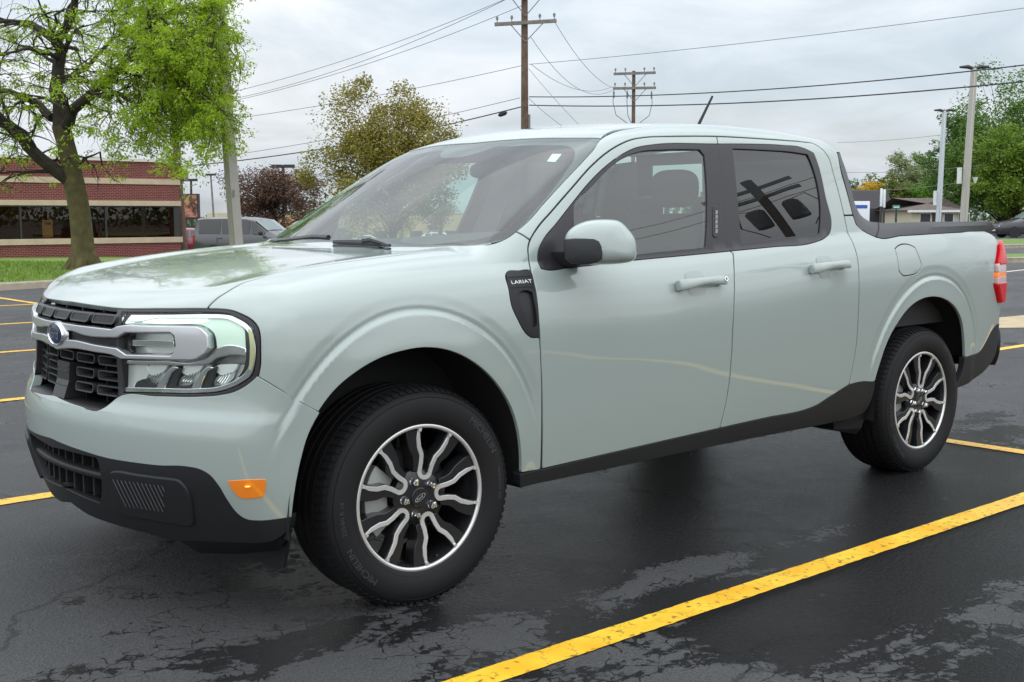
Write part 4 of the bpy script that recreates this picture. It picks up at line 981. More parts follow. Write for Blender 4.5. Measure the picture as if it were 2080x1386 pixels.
# ---- fender vent with lettering
vent=panel('fender_vent',BLK,truck,VENT+[(1079,553),(1083,580),(1088,600),(1093,625),(1095.6,660)],(.3,.95,0),mode='pair',off=.001,gap=.0012,res=.02,depth=.02,holes=[[(1053,597.5),(1056,594),(1082,594),(1088,622),(1091.5,650),(1091.5,664),(1084,667),(1076,661),(1063,632)]])
panel('vent_floor',mat('vent_dark',(.012,.012,.013),.5),vent[0],[(1050,592),(1084,592),(1093,640),(1093,670),(1080,670),(1058,635)],(.3,.95,0),parent2=vent[1],off=-.012,gap=0,res=.03,depth=0)
for y0 in (562,583.5):
    P=to3d([(1031+(y0-556)*.2,y0+1.5),(1058,y0),(1080+(y0-556)*.15,y0-1.2)],.0015); mb=MB(); mb.tube([tuple(p) for p in P],.0012,5); mb.obj('vent_groove',GAPBLK,vent[0])
def place_text(txt,pA,pB,hpx,off,m,parent,name='lettering',shear=0,bold=.0):
    """lettering between two pixels on the body surface"""
    P=to3d([pA,pB],off); a,b=P; n=grad(P[:1])[0]; t=(b-a); L=np.linalg.norm(t); t/=L; up=np.cross(t,n); up*=np.sign(up[2])
    V,F=text_mesh(txt,1,shear); w=V[:,0].max()-V[:,0].min(); s=L/w; hh=hpx/(V[:,1].max()-V[:,1].min())
    out=[a+t*(p[0]-V[:,0].min())*s+up*(p[1])*hh+n*.0006 for p in V]
    return mesh_obj(name,[tuple(q) for q in out],F,m,parent)
place_text('LARIAT',(1040,577.5),(1081.5,574),.0125,.0012,mat('badge_white',(.8,.8,.8),.25),vent[0],'vent_lettering')
# ---- door keypad
kp=panel('door_keypad',GLOSSBLK,fd,[(1449,421),(1455,420),(1458.5,424),(1461,470),(1459,481),(1453,482),(1449.5,478)],(.05,.97,-.22),mode='one',off=.002,gap=0,res=.03,depth=.006)
for i in range(5):
    P=to3d([(1455.6,431.5+i*9.6)],.0035)[0]; mb=MB(); mb.box(tuple(P),(.014,.001,.016)); mb.obj('keypad_button',mat('keypad_grey',(.35,.36,.38),.3),kp)
# ---- tail lamp
TL=[(2027,498),(2021.5,539),(2019.5,579),(2027,613)]
def t_side(x,z): return tuple(side_at(x,z))
tl3=list(to3d(TL)); zt_,zb_=tl3[0][2],tl3[3][2]
REDL=mat('tail_red',(.50,.004,.012),.18,coat=.25,spec=.3,emit=(1,.01,.02),estr=.10)
def tail(px0,z0,z1,name,m,off=.012):
    pts=[tuple(p) for p in px0]
    return pts
RE=lambda z,y: solve(np.array([[y,z]]),np.array([-1.,0,0]),np.array([0,1.,0]),np.array([0,0,1.]),-4.6,-3.2)[0]
def tl_poly(za,zb):
    zs=np.linspace(za,zb,5); lx=np.interp(zs[::-1],[p[2] for p in tl3][::-1],[p[0] for p in tl3][::-1])[::-1]
    A=[t_side(x+.001,z) for x,z in zip(lx,zs)]; B=[tuple(RE(z,.20)) for z in zs]
    return A+B[::-1]
dz=(zt_-zb_)
tailN=panel('tail_lamp',REDL,truck,tl_poly(zt_,zt_-.32*dz),(-.75,.66,0),off=.022,gap=0,res=.02,depth=.05,roll=.008)
panel('tail_lamp_clear',mat('tail_clear',(.66,.50,.50),.15,coat=.3),tailN[0],tl_poly(zt_-.32*dz,zt_-.48*dz),(-.75,.66,0),parent2=tailN[1],off=.017,gap=0,res=.02,depth=.05)
panel('tail_lamp_lit',mat('tail_orange',(.9,.2,.03),.15,coat=1,emit=(1,.22,.02),estr=.5),tailN[0],tl_poly(zt_-.48*dz,zt_-.56*dz),(-.75,.66,0),parent2=tailN[1],off=.016,gap=0,res=.02,depth=.04)
panel('tail_lamp_clear',mat('tail_clear',(.72,.60,.60)),tailN[0],tl_poly(zt_-.56*dz,zt_-.68*dz),(-.75,.66,0),parent2=tailN[1],off=.017,gap=0,res=.02,depth=.05)
panel('tail_lamp_red',REDL,tailN[0],tl_poly(zt_-.68*dz,zb_),(-.75,.66,0),parent2=tailN[1],off=.022,gap=0,res=.02,depth=.05,roll=.008)
# ---- tailgate and rear bumper
tg=[tuple(RE(z,y)) for y,z in ((.20,.66),(.20,.9),(.20,1.17),(.5,1.18),(CY,1.18))]
panel('tailgate',PAINT,truck,sym([RE(.66,CY),RE(.66,.5)]+[np.array(p) for p in tg]),(-1,0,0),mode='one',res=.03,depth=.05)
panel('rear_bumper',BLK,truck,sym([RE(.42,CY),RE(.42,.5),RE(.44,.14),RE(.55,.10),RE(.645,.12),RE(.645,.5),RE(.645,CY)]),(-1,0,0),mode='one',res=.03,depth=.05,off=.02)
# ---- bed rails: black caps swept from the cab pillar down along the bed
def rail_path():
    px=[(1701,312),(1707,339.7),(1721,391.6),(1733,437.5),(1739,455),(1757,471),(1778.7,481),(1830,478.5),(1888.5,475),(1950,471.5),(2018,467.5)]
    return [np.array(p) for p in to3d(px)]
RP=rail_path()
def bed_rail(flip):
    lo=spline(np.array(RP),False,.03); top=[];n=len(lo)
    # outer silhouette edge of the trim
    tp=[(1704,309),(1715,336),(1729,384),(1739,420),(1749,438),(1762,448),(1785,452.5),(1840,452),(1900,451),(1950,450.5),(2010,450)]
    Yt=[.30,.28,.235,.18,.155,.135,.118,.105,.10,.10,.125]
    hi=spline(np.array([np.array(at_y(x,y,Y)) for (x,y),Y in zip(tp,Yt)]),False,.03)
    s=np.linspace(0,1,60); f=lambda A: np.array([np.interp(s,np.linspace(0,1,len(A)),A[:,k]) for k in range(3)]).T
    # resample both by matching control parameter
    def by_ctrl(C):
        C=np.array(C); m=len(C)-1; out=[]
        P=spline(C,False,.004); d=np.r_[0,np.cumsum(np.linalg.norm(np.diff(P,axis=0),axis=1))]
        cd_=[d[np.argmin(np.linalg.norm(P-c,axis=1))] for c in C]
        for u in np.linspace(0,m,66):
            i=min(int(u),m-1); dd=cd_[i]+(cd_[i+1]-cd_[i])*(u-i); out.append([np.interp(dd,d,P[:,k]) for k in range(3)])
        return np.array(out)
    L=by_ctrl(RP); Hh=by_ctrl([np.array(at_y(x,y,Y)) for (x,y),Y in zip(tp,Yt)])
    mid=(L+Hh)/2+np.array([0,-.008,.004]); N=len(L)
    inn=Hh+np.array([0,.05,.0]); inn2=inn+np.array([0,.0,-.06]); low=L+np.array([0,.02,-.005])
    V=np.vstack([low,L+[0,-.002,0],mid,Hh,inn,inn2]); F=[(q*N+i,q*N+i+1,(q+1)*N+i+1,(q+1)*N+i) for q in range(5) for i in range(N-1)]+[tuple(q*N+N-1 for q in range(6))]
    mb=MB(); mb.add([tuple(v) for v in V],F); put(mb,'bed_rail_cap',mat('rail_plastic',(.060,.062,.064),.5,bump=.2,bscale=700),truck,flip,smooth=True,angle=28)
    # shut line across the cap
    i=int(65*6.15/10); P=[L[i]+[0,-.004,0],mid[i]+[0,-.001,.0],Hh[i]+[0,0,.002],inn[i]+[0,0,.002]]
    mb=MB(); mb.tube([tuple(p) for p in P],.0022,5); put(mb,'cap_joint',GAPBLK,truck,flip)
    return None
both(bed_rail)
mb=MB(); mb.span((2.72,.13,.72),(3.86,1.71,.76)); mb.span((2.72,.125,.76),(3.86,.15,1.19)); mb.span((2.72,1.694,.76),(3.86,1.719,1.19)); mb.span((3.84,.15,.76),(3.87,1.69,1.15)); mb.span((2.70,.12,.70),(2.73,1.72,1.22))
mb.obj('bed_liner',mat('bed_liner',(.03,.03,.032),.7),truck)
# ---- cab back wall and rear window
bw=[(2.59,.36,1.62),(2.61,.30,1.40),(2.64,.25,1.20)]
mb=MB(); 
V=[];F=[]
zs=np.linspace(1.15,1.60,8)
for z in zs:
    x=2.565+.40*(1.62-z)
    for y in (.20+.28*(z-1.15)*1.0,.40,1.444,1.644-.28*(z-1.15)): V.append((x,y,z))
for j in range(7): F+=[(j*4,j*4+1,j*4+5,j*4+4),(j*4+2,j*4+3,j*4+7,j*4+6)]
F+=[(1,2,6,5),(25,26,30,29)]
mesh_obj('cab_back_wall',V,F,BLK,truck); mesh_obj('rear_window',[V[5],V[6],V[26],V[25]],[(0,1,2,3)],glass('rear_glass',(.75,.88,.82),1.5),truck)
# ---- under body and cabin
mb=MB(); mb.span((-.60,.30,.30),(3.85,1.54,.42)); mb.span((.50,.16,.38),(2.60,1.684,.46)); mb.span((-.60,.30,.40),(.40,1.54,.90)); mb.obj('under_body',LINER,truck)
CAB=mat('cabin_dark',(.055,.058,.06),.7); CABL=mat('cabin_light',(.48,.50,.50),.8)
cabin=empty('cabin'); cabin.parent=truck
mb=MB(); mb.prism([(.42,.80),(.40,1.05),(.55,1.10),(.95,1.12),(1.05,1.08),(1.08,.80)],1,.18,1.664); mb.obj('dashboard',CAB,cabin,bevel=.02)
for y in (.56,1.284):
    mb=MB(); mb.prism([(1.25,.62),(1.22,.74),(1.66,.72),(1.70,.62)],1,y-.24,y+.24); o=mb.obj('seat_base',CAB,cabin,bevel=.04)
    mb=MB(); mb.prism([(1.62,.70),(1.55,.74),(1.72,1.26),(1.80,1.28),(1.84,1.24),(1.76,.70)],1,y-.23,y+.23); mb.obj('seat_back',CAB,cabin,bevel=.05)
    V,F=superblob((1.80,y,1.385),(.055,.125,.085),(3,3,3)); mb=MB(); mb.add(V,F); mb.obj('headrest',CAB,cabin,smooth=True,angle=180)
    for s in (-.05,.05):
        mb=MB(); mb.tube([(1.79,y+s,1.26),(1.795,y+s,1.33)],.006,6); mb.obj('headrest_post',CHROME,cabin)
mb=MB(); mb.prism([(2.42,.70),(2.35,.74),(2.48,1.22),(2.56,1.22),(2.56,.70)],1,.22,1.62); mb.obj('rear_seat',CAB,cabin,bevel=.04)
for y in (.50,.92,1.344):
    V,F=superblob((2.50,y,1.29),(.05,.12,.08),(3,3,3)); mb=MB(); mb.add(V,F); mb.obj('headrest',CAB,cabin,smooth=True,angle=180)
mb=MB(); mb.span((.50,.12,.46),(2.6,1.724,.50)); mb.obj('cabin_floor',CAB,cabin)
hl=[]; V=[];F=[]
xs=np.linspace(1.08,2.5,9); yy=np.linspace(.37,2*CY-.37,7)
for x in xs:
    for y in yy: V.append((x,y,float(ip(x,ROOF))-.095*(y-CY)**2-.045))
F=[(i*7+j,i*7+j+1,(i+1)*7+j+1,(i+1)*7+j) for i in range(8) for j in range(6)]
mesh_obj('headliner',V,F,CABL,cabin)
for s in (0,1):
    A=to3d([(1437,316),(1470,316),(1485,500),(1440,500)],-.05); V=[tuple(p) for p in A]+[(p[0],p[1]+.03,p[2]) for p in A]; F=[(3,2,1,0),(4,5,6,7)]
    if s: V,F=mirror(V,F)
    mesh_obj('pillar_lining',V,F,CABL,cabin)
    A=to3d([(1060,470),(1085,470),(1240,300),(1225,285)],-.04); V=[tuple(p) for p in A]; F=[(0,1,2,3)]
    if s: V,F=mirror(V,F)
    mesh_obj('pillar_lining',V,F,CABL,cabin)
    V,F=[],[]
    A=[(.55,.16,1.09),(2.5,.16,1.13),(2.5,.16,.5),(.55,.16,.5)]
    if s: A=[(x,2*CY-y,z) for x,y,z in A]
    mesh_obj('door_lining',A,[(0,1,2,3)],CAB,cabin)
st=MB(); c=Vector((1.02,.56,1.02)); ax=Vector((-.45,0,.89)).cross(Vector((0,1,0)))
pts=[c+Vector((0,1,0))*.18*math.cos(a)+Vector((.40,0,.92))*.18*math.sin(a) for a in np.linspace(0,2*math.pi,25)]
st.tube(pts,.015,8,cap=False); st.tube([c+Vector((0,.17,0)),c-Vector((0,.17,0))],.018,6); st.tube([c,c+Vector((-.1,0,.05))],.05,8); st.obj('steering_wheel',CAB,cabin,smooth=True)
V,F=superblob((1.02,.922,1.46),(.025,.12,.035),(3,3,3)); mb=MB(); mb.add(V,F); mb.tube([(1.02,.922,1.49),(.98,.922,1.56)],.012,6); mb.obj('rear_view_mirror',CAB,cabin,smooth=True,angle=60)
# ---- wipers, cowl, sticker, aerial
cowl=panel('cowl',BLK,truck,sym([top_at(.20,CY),top_at(.215,.7),top_at(.25,.55),top_at(.35,.34),top_at(.44,.215),top_at(.47,.20),top_at(.40,.34),top_at(.315,.55),top_at(.27,.75),top_at(.255,CY)]),(0,0,-1),mode='one',off=-.012,gap=0,res=.03,depth=.03)
def wiper(pts,name='wiper_blade',r=.009):
    P=[top_at(x,y,.016) for x,y in pts]; mb=MB(); mb.tube([tuple(p) for p in P],r,6); mb.tube([tuple(np.array(p)+[.004,0,.012]) for p in P[1:-1]],r*.7,6); return mb
A=[tuple(p) for p in hit_px([(678,492),(700,492),(730,493),(758,494.5),(792,499)],.014)]
mb=MB(); mb.tube(A,[.008,.010,.011,.010,.006],6)
mb.tube([tuple(np.array(p)+np.array([0,0,-.014])) for p in A],.007,6); wp=mb.obj('wiper_blade',GLOSSBLK,truck,smooth=True)
B=hit_px([(735,490.5),(752,488.5)],.032); mb=MB(); mb.tube([tuple(p) for p in B],.010,6); mb.tube([tuple(B[1]),tuple(hit_px([(790,499)],.008)[0])],[.009,.006],6); mb.obj('wiper_arm',GLOSSBLK,wp,smooth=True)
A=[top_at(x,y,-.004) for x,y in ((.33,1.55),(.30,1.45),(.28,1.35),(.26,1.1),(.25,.98))]; mb=MB(); mb.tube([tuple(p) for p in A],.011,6); mb.obj('wiper_blade',GLOSSBLK,truck,smooth=True)
panel('inspection_sticker',mat('sticker_white',(.78,.84,.80),.6),truck,[(1111,328),(1122,313),(1141,313),(1128,329)],(.5,0,-.85),mode='one',off=-.010,gap=0,res=.05,depth=0)
b0=top_at(1.93,.84); 
aer=empty('roof_aerial'); aer.parent=truck
bp=np.array(at_y(1414,252,.80)); tp=np.array(at_y(1447,196,.80))
bz=top_at(bp[0],.80)[2]; 
V,F=superblob((bp[0],.80,bz+.004),(.045,.028,.018),(2.2,2.2,2)); mb=MB(); mb.add(V,F); mb.obj('aerial_base',GLOSSBLK,aer,smooth=True,angle=180)
mb=MB(); mb.tube([(bp[0]+.005,.80,bz+.01),tuple(tp)],[.008,.0055],8); mb.obj('aerial_mast',BLK,aer,smooth=True)
# ---- mud flap behind the sill, ahead of the rear wheel
A=[np.array(at_y(x,y,Y)) for x,y,Y in ((1692,855,.10),(1694,873,.11),(1738,882,.11),(1750,870,.09),(1768,800,.06))]
V=[tuple(p) for p in A]+[(p[0],p[1]+.20,p[2]) for p in A]; F=[(0,1,2,3,4),(9,8,7,6,5)]+[(i,(i+1)%5,(i+1)%5+5,i+5) for i in range(5)]
mesh_obj('wheel_deflector',V,F,BLK,truck); V2,F2=mirror(V,F); mesh_obj('wheel_deflector',V2,F2,BLK,truck)
# ================================================================== surroundings
def grass_mat():
    m=mat('grass',(.11,.185,.018),.75,var=.35,vscale=3,bump=.8,bscale=45); return m
GRASS=grass_mat(); CONC=mat('kerb_concrete',(.36,.31,.24),.8,var=.18,vscale=6,bump=.3,bscale=40); CONCG=mat('concrete_grey',(.34,.34,.33),.8,var=.12,vscale=3,bump=.2)
def slab(name,pts,z0,m,edge=None,ew=.16,eh=.13,kerb=True):
    """raised bed following the ground, kerb round it"""
    P=[Vector(p) for p in pts]; n=len(P)
    V=[(p.x,p.y,gz(p.x,p.y)+z0) for p in P]+[(p.x,p.y,gz(p.x,p.y)-.05) for p in P]
    F=[tuple(range(n))]+[(i,(i+1)%n,(i+1)%n+n,i+n) for i in range(n)]
    return tag(mesh_obj(name,V,F,m),kind='structure')
def strip_grid(name,a0,a1,b0,b1,m,z,n1=24,n2=10,kind='structure'):
    """quad between polyline ends a0-a1 (near) and b0-b1 (far), draped over the ground"""
    V=[];F=[]
    for i in range(n1+1):
        for j in range(n2+1):
            p=(a0.lerp(a1,i/n1)).lerp(b0.lerp(b1,i/n1),j/n2); V.append((p.x,p.y,gz(p.x,p.y)+z))
    F=[(i*(n2+1)+j,(i+1)*(n2+1)+j,(i+1)*(n2+1)+j+1,i*(n2+1)+j+1) for i in range(n1) for j in range(n2)]
    return tag(mesh_obj(name,V,F,m,smooth=True),kind=kind)
def kerb_run(a,b,w=.16,h=.13,n=24,m=CONC):
    t=(b-a).to_2d().normalized(); s=Vector((-t.y,t.x)); V=[];F=[]
    for i in range(n+1):
        p=a.lerp(b,i/n); z=gz(p.x,p.y)
        for (k,zz) in ((0,-.05),(.015,h-.02),(.035,h),(w,h),(w,-.05)): q=p.to_2d()+s*k; V.append((q.x,q.y,z+zz))
    F=[(i*5+k,(i+1)*5+k,(i+1)*5+k+1,i*5+k+1) for i in range(n) for k in range(4)]
    return tag(mesh_obj('kerb',V,F,m),kind='structure')
def blades(name,a0,a1,b0,b1,count,h,z,cols):
    """grass blades scattered on the bed"""
    rnd=random.Random(5); V=[];F=[]
    for k in range(count):
        u,v=rnd.random(),rnd.random(); p=(a0.lerp(a1,u)).lerp(b0.lerp(b1,u),v); g=gz(p.x,p.y)+z; a=rnd.uniform(0,6.28); hh=h*rnd.uniform(.5,1.3); w=.010*rnd.uniform(.7,1.6)*(hh/.08)
        lx,ly=rnd.uniform(-.5,.5)*hh,rnd.uniform(-.5,.5)*hh; b=len(V)
        V+=[(p.x-math.cos(a)*w,p.y-math.sin(a)*w,g),(p.x+math.cos(a)*w,p.y+math.sin(a)*w,g),(p.x+lx,p.y+ly,g+hh)]; F.append((b,b+1,b+2))
    o=mesh_obj(name,V,F,cols); return tag(o,kind='stuff')
# ---- left: kerb, verge, footpath
k0=at_z(-900,640,0); k1=at_z(0,591,0); k2=at_z(90,585.5,0); dirk=(k2-k1).normalized(); kA=k1-dirk*14; kB=k1+dirk*22
inn=Vector((-dirk.y,dirk.x,0)); 
if inn.dot(Vector((FH[0],FH[1],0)))<0: inn=-inn
if Vector((-dirk.y,dirk.x,0)).dot(inn)<0: kerb_run(kB,kA)
else: kerb_run(kA,kB)
strip_grid('grass_verge',kA+inn*.16,kB+inn*.16,kA+inn*11,kB+inn*11,GRASS,.125)
tag(blades('grass_blades',kA+inn*.18+dirk*12,kA+inn*.18+dirk*22,kA+inn*11+dirk*12,kA+inn*11+dirk*22,24000,.07,.12,mat('grass_blade',(.16,.26,.02),.6,var=.3,vscale=2)),'short green grass on the verge below the leafy tree','grass')
strip_grid('footpath',kA+inn*11,kB+inn*11,kA+inn*13,kB+inn*13,CONCG,.115)
strip_grid('grass_verge',kA+inn*13,kB+inn*13,kA+inn*31,kB+inn*31,GRASS,.10)
# ---- brick building
B0=on_ground(0,50); B1=on_ground(366,55.5)
bd=(B1-B0).to_2d().normalized(); bn=Vector((bd.y,-bd.x)); 
if bn.dot(Vector((FH[0],FH[1])))>0: bn=-bn
brick=empty('brick_building',(B1.x,B1.y,B1.z),math.atan2(-bd.y,-bd.x),'low red brick office building with tan stone bands and ribbon window','building')
# local frame: x runs from the visible corner to the left along the front, y: which side is the front?
Mb=Matrix.Rotation(math.atan2(-bd.y,-bd.x),2); fy_=1 if (Mb@Vector((0,1))).dot(bn)>0 else -1
def brick_mat():
    m=bpy.data.materials.new('red_brick'); m.use_nodes=True; nt=m.node_tree; b=nt.nodes['Principled BSDF']; N=nt.nodes.new; L=nt.links.new
    tc=N('ShaderNodeTexCoord'); mp=N('ShaderNodeMapping'); mp.inputs['Rotation'].default_value=(R(90),0,0); L(tc.outputs['Object'],mp.inputs[0])
    br=N('ShaderNodeTexBrick'); br.inputs['Scale'].default_value=1; br.inputs['Brick Width'].default_value=.215; br.inputs['Row Height'].default_value=.075; br.inputs['Mortar Size'].default_value=.009; br.inputs['Color1'].default_value=(.165,.030,.026,1); br.inputs['Color2'].default_value=(.105,.018,.018,1); br.inputs['Mortar'].default_value=(.33,.17,.14,1); br.inputs['Bias'].default_value=-.1
    L(mp.outputs[0],br.inputs['Vector']); n=N('ShaderNodeTexNoise'); n.inputs['Scale'].default_value=.8; n.inputs['Detail'].default_value=4; L(tc.outputs['Object'],n.inputs['Vector'])
    mx=N('ShaderNodeMixRGB'); mx.blend_type='MULTIPLY'; mx.inputs[0].default_value=.5; r=N('ShaderNodeValToRGB'); r.color_ramp.elements[0].position=.3; r.color_ramp.elements[0].color=(.7,.68,.68,1); r.color_ramp.elements[1].color=(1.2,1.15,1.1,1); L(n.outputs[0],r.inputs[0]); L(br.outputs[0],mx.inputs[1]); L(r.outputs[0],mx.inputs[2]); L(mx.outputs[0],b.inputs['Base Color']); b.inputs['Roughness'].default_value=.85
    return m
BRK=brick_mat(); TAN=mat('tan_stone',(.50,.40,.28),.8,var=.10,vscale=2)
LEN=34; Hh=4.5
def bpart(name,x0,x1,z0,z1,out,m,dep=.3,par=brick):
    mb=MB(); mb.span((x0,fy_*(out-dep),z0),(x1,fy_*out,z1)); return mb.obj(name,m,par)
bpart('brick_wall',0,LEN,-.6,.74,0,BRK); bpart('stone_sill',-.06,LEN,.74,.99,.08,TAN,.4); bpart('stone_band',-.04,LEN,2.42,2.65,.06,TAN,.4)
bpart('brick_wall',0,LEN,2.65,3.39,0,BRK); bpart('stone_band',-.03,LEN,3.39,3.64,.05,TAN,.4); bpart('brick_wall',0,LEN,3.64,4.40,0,BRK); bpart('roof_cap',-.06,LEN,4.40,4.53,.08,mat('cap_white',(.62,.58,.50),.6),9)
mb=MB(); mb.span((.0,fy_*-9,-.6),(.3,fy_*-.32,4.4)); mb.obj('end_wall',BRK,brick); mb=MB(); mb.span((.3,fy_*-9,4.2),(LEN,fy_*-.3,4.3)); mb.obj('flat_roof',CONCG,brick)
mb=MB(); mb.span((.25,fy_*-1.6,.5),(LEN,fy_*-1.5,2.6)); mb.obj('room_back',mat('room_dark',(.12,.085,.045),.8,var=.5,vscale=.7),brick)
OFFG=glass('office_glass',(.62,.52,.36),1.6); FRM=mat('window_frame_dark',(.03,.028,.026),.4)
xs=[.05,3.55,7.3,11,14.8,18.5,22.3,26]
for a,b_ in zip(xs[:-1],xs[1:]):
    mb=MB(); mb.span((a+.04,fy_*-.11,.99),(b_-.04,fy_*-.10,2.42)); mb.obj('window_pane',OFFG,brick)
for a in xs:
    bpart('mullion',a-.04,a+.04,.99,2.42,-.05,FRM,.1)
bpart('window_head',0,LEN,2.36,2.42,-.04,FRM,.1)
bpart('corner_post',0,.30,.99,2.42,-.03,FRM,.12)
for x,w,h,z in ((4.55,.62,.62,1.12),(6.15,.45,.75,1.05)):
    mb=MB(); mb.span((x-w/2,fy_*-.125,z),(x+w/2,fy_*-.115,z+h)); o=mb.obj('window_notice',mat('notice_white',(.75,.77,.78),.6),brick)
    mb=MB(); mb.span((x-w/2+.06,fy_*-.114,z+h*.72),(x+w/2-.1,fy_*-.110,z+h*.84)); mb.obj('notice_print',mat('notice_blue',(.10,.16,.34),.6),brick)
strip_grid('gravel_bed',kA+inn*30,kB+inn*30,kA+inn*31.5,kB+inn*31.5,mat('pale_gravel',(.42,.34,.27),.9,var=.4,vscale=12),.13)
# ---- poles
def pole_sq(name,base,top,w0,w1,m,label,cat,group=None):
    o=empty(name,tuple(base),0,label,cat,group); d=Vector(top)-Vector(base)
    mb=MB(); z=[(-w0/2,-w0/2),(w0/2,-w0/2),(w0/2,w0/2),(-w0/2,w0/2)]
    V=[(x,y,0) for x,y in z]+[(d.x+x*w1/w0,d.y+y*w1/w0,d.z) for x,y in z]; mb.add(V,[(0,1,2,3),(7,6,5,4)]+[(i,i+4,(i+1)%4+4,(i+1)%4) for i in range(4)]); mb.obj('pole_shaft',m,o,bevel=.02,seg=1)
    return o,d
POLEM=mat('pole_grey',(.36,.34,.30),.55,var=.06,vscale=3)
lb=on_ground(482,26); lt=at_d(431,-160,26)
lp1,d=pole_sq('light_pole',lb,lt,.235,.215,POLEM,'tall square grey light pole standing beside the leafy green tree','light pole')
mb=MB(); mb.lathe([(.0,.5),(.30,.5),(.30,0),(.33,-.2)],20); mb.obj('pole_footing',CONCG,lp1); mb=MB(); mb.box((d.x-.5,d.y,d.z+.05),(.7,.35,.12)); mb.box((d.x+.5,d.y,d.z+.05),(.7,.35,.12)); mb.obj('lamp_head',FRM,lp1)
mb=MB(); mb.span((-.118,-.13,1.7),(-.10,.05,1.85)); mb.obj('hand_hole_cover',POLEM,lp1)
def lamp_r(px_b,px_t,py_t,dist,w,m,label):
    b=on_ground(px_b,dist); t=at_d(px_t,py_t,dist); o,d=pole_sq('light_pole',b,t,w,w*.8,m,label,'light pole')
    for s in (-1,1):
        r=Vector((RH[0],RH[1],0)); c=d+r*s*.28+Vector((0,0,.02)); mb=MB()
        mb.tube([tuple(d+Vector((0,0,-.02))),tuple(d+r*s*.22+Vector((0,0,.05))),tuple(c+r*s*.22+Vector((0,0,.02)))],[.06,.07,.035],8); o2=mb.obj('lamp_head',FRM,o,smooth=True)
    return o,b,d
PL2=mat('pole_tan',(.42,.40,.36),.6); PL3=mat('pole_pale',(.50,.54,.58),.5)
o,b,d=lamp_r(1955,1979,139,41,.22,PL2,'tall tan square light pole with twin heads before the maple trees')
mb=MB(); q=d*.44; mb.box((q.x-.25*RH[0],q.y-.25*RH[1],q.z),(.12,.12,.55)); mb.obj('pole_box',mat('white_box',(.7,.7,.7),.5),o)
mb=MB(); q=d*.40; mb.lathe([(.03,0),(.10,.2)],10,c=(q.x+.3*RH[0],q.y+.3*RH[1],q.z)); mb.obj('floodlight',mat('white_box',(.7,.7,.7)),o)
o,b,d=lamp_r(1905,1918.5,226,58,.215,PL3,'paler and shorter square light pole with twin heads in front of tan house')
mb=MB(); q=d*.36; mb.box((q.x-.22*RH[0],q.y-.22*RH[1],q.z),(.12,.12,.7)); mb.obj('pole_box',mat('white_box',(.7,.7,.7)),o)
# ---- utility poles
WOOD=mat('pole_wood',(.13,.085,.06),.85,var=.3,vscale=5,bump=.4,bscale=20); WOODG=mat('arm_wood',(.20,.18,.16),.85,var=.25,vscale=6); INSM=mat('insulator',(.20,.19,.18),.4); WIREM=mat('wire_black',(.03,.03,.033),.6); WIRET=mat('wire_grey',(.16,.165,.18),.5)
def upole(px,dist,top_z,arms,label,r=.16,lean=0,metal=True,angle=None):
    b=on_ground(px,dist); o=empty('utility_pole',tuple(b),0,label,'utility pole'); Hp=top_z-b.z
    mb=MB(); mb.tube([(0,0,-.3),(lean*.5,0,Hp/2),(lean,0,Hp)],[r,r*.9,r*.75],12); mb.obj('pole_shaft',WOOD,o,smooth=True)
    a=angle if angle is not None else math.atan2(RH[1],RH[0])+R(12); ax=Vector((math.cos(a),math.sin(a),0)); pts={}
    for ai,(z,L,tilt) in enumerate(arms):
        zz=z-b.z; rot=Matrix.Rotation(a,3,'Z'); fr=Vector((-ax.y,ax.x,0))
        if fr.dot(Vector((FH[0],FH[1],0)))>0: fr=-fr
        off=fr*(r*.95+.05); c=Vector((lean*zz/Hp,0,zz))+off; mb=MB(); mb.box(tuple(c),(L,.11,.14),rot@Matrix.Rotation(tilt,3,'Y')); arm=mb.obj('cross_arm',WOODG,o)
        for s in (-1,1):
            mb=MB(); mb.tube([tuple(c+ax*s*L*.28),tuple(Vector((lean*zz/Hp,0,zz-.75))+off*.8)],.02,5); mb.obj('arm_brace',INSM,o)
        for f in (-.92,-.45,.46,.93):
            q=c+ax*f*L/2+Vector((0,0,.07-math.sin(tilt)*f*L/2)); mb=MB(); mb.lathe([(.02,0),(.02,.10),(.06,.12),(.045,.16),(.06,.18),(.04,.24),(.001,.26)],10,c=tuple(q)); mb.obj('insulator',INSM,o,smooth=True); pts[(ai,f)]=Vector(b)+q+Vector((0,0,.24))
    return o,b,pts
za=at_d(1066,48,49).z; zb_=at_d(1066,-4,49).z
up1,ub1,pt1=upole(1066,49,zb_+1.0,[(zb_,2.3,R(-2)),(za,2.55,R(-5))],'tall brown wooden utility pole with two crossarms, nearer of the pair',.17)
mb=MB(); q=at_d(1074,247,49)-ub1; mb.tube([(q.x,q.y,q.z-.9),(q.x,q.y,q.z+.28)],.07,8); mb.obj('riser_guard',INSM,up1)
z2=at_d(1285,150,68).z; z3=at_d(1285,180,68).z
up2,ub2,pt2=upole(1285,68,z2+.15,[(z2,2.45,R(-3)),(z3,2.5,R(-2))],'slimmer grey wooden utility pole with hanging cable loops',.13)
for s in (-.93,-.3,.85):
    a=math.atan2(RH[1],RH[0])+R(12); ax=Vector((math.cos(a),math.sin(a),0)); h0=z3-ub2.z
    P=[Vector((0,0,h0-.1))+ax*s*1.25,Vector((0,0,h0-.8))+ax*s*1.3,Vector((0,0,h0-1.5))+ax*s*1.1,Vector((0,0,h0-2.0))+ax*s*.3]
    mb=MB(); mb.tube([tuple(p) for p in P],.018,5); mb.obj('cable_loop',WIREM,up2,smooth=True)
    mb=MB(); mb.tube([tuple(P[0]-Vector((0,0,.1))),tuple(P[0]-Vector((0,0,.45)))],.05,6); mb.obj('cutout_fuse',INSM,up2)
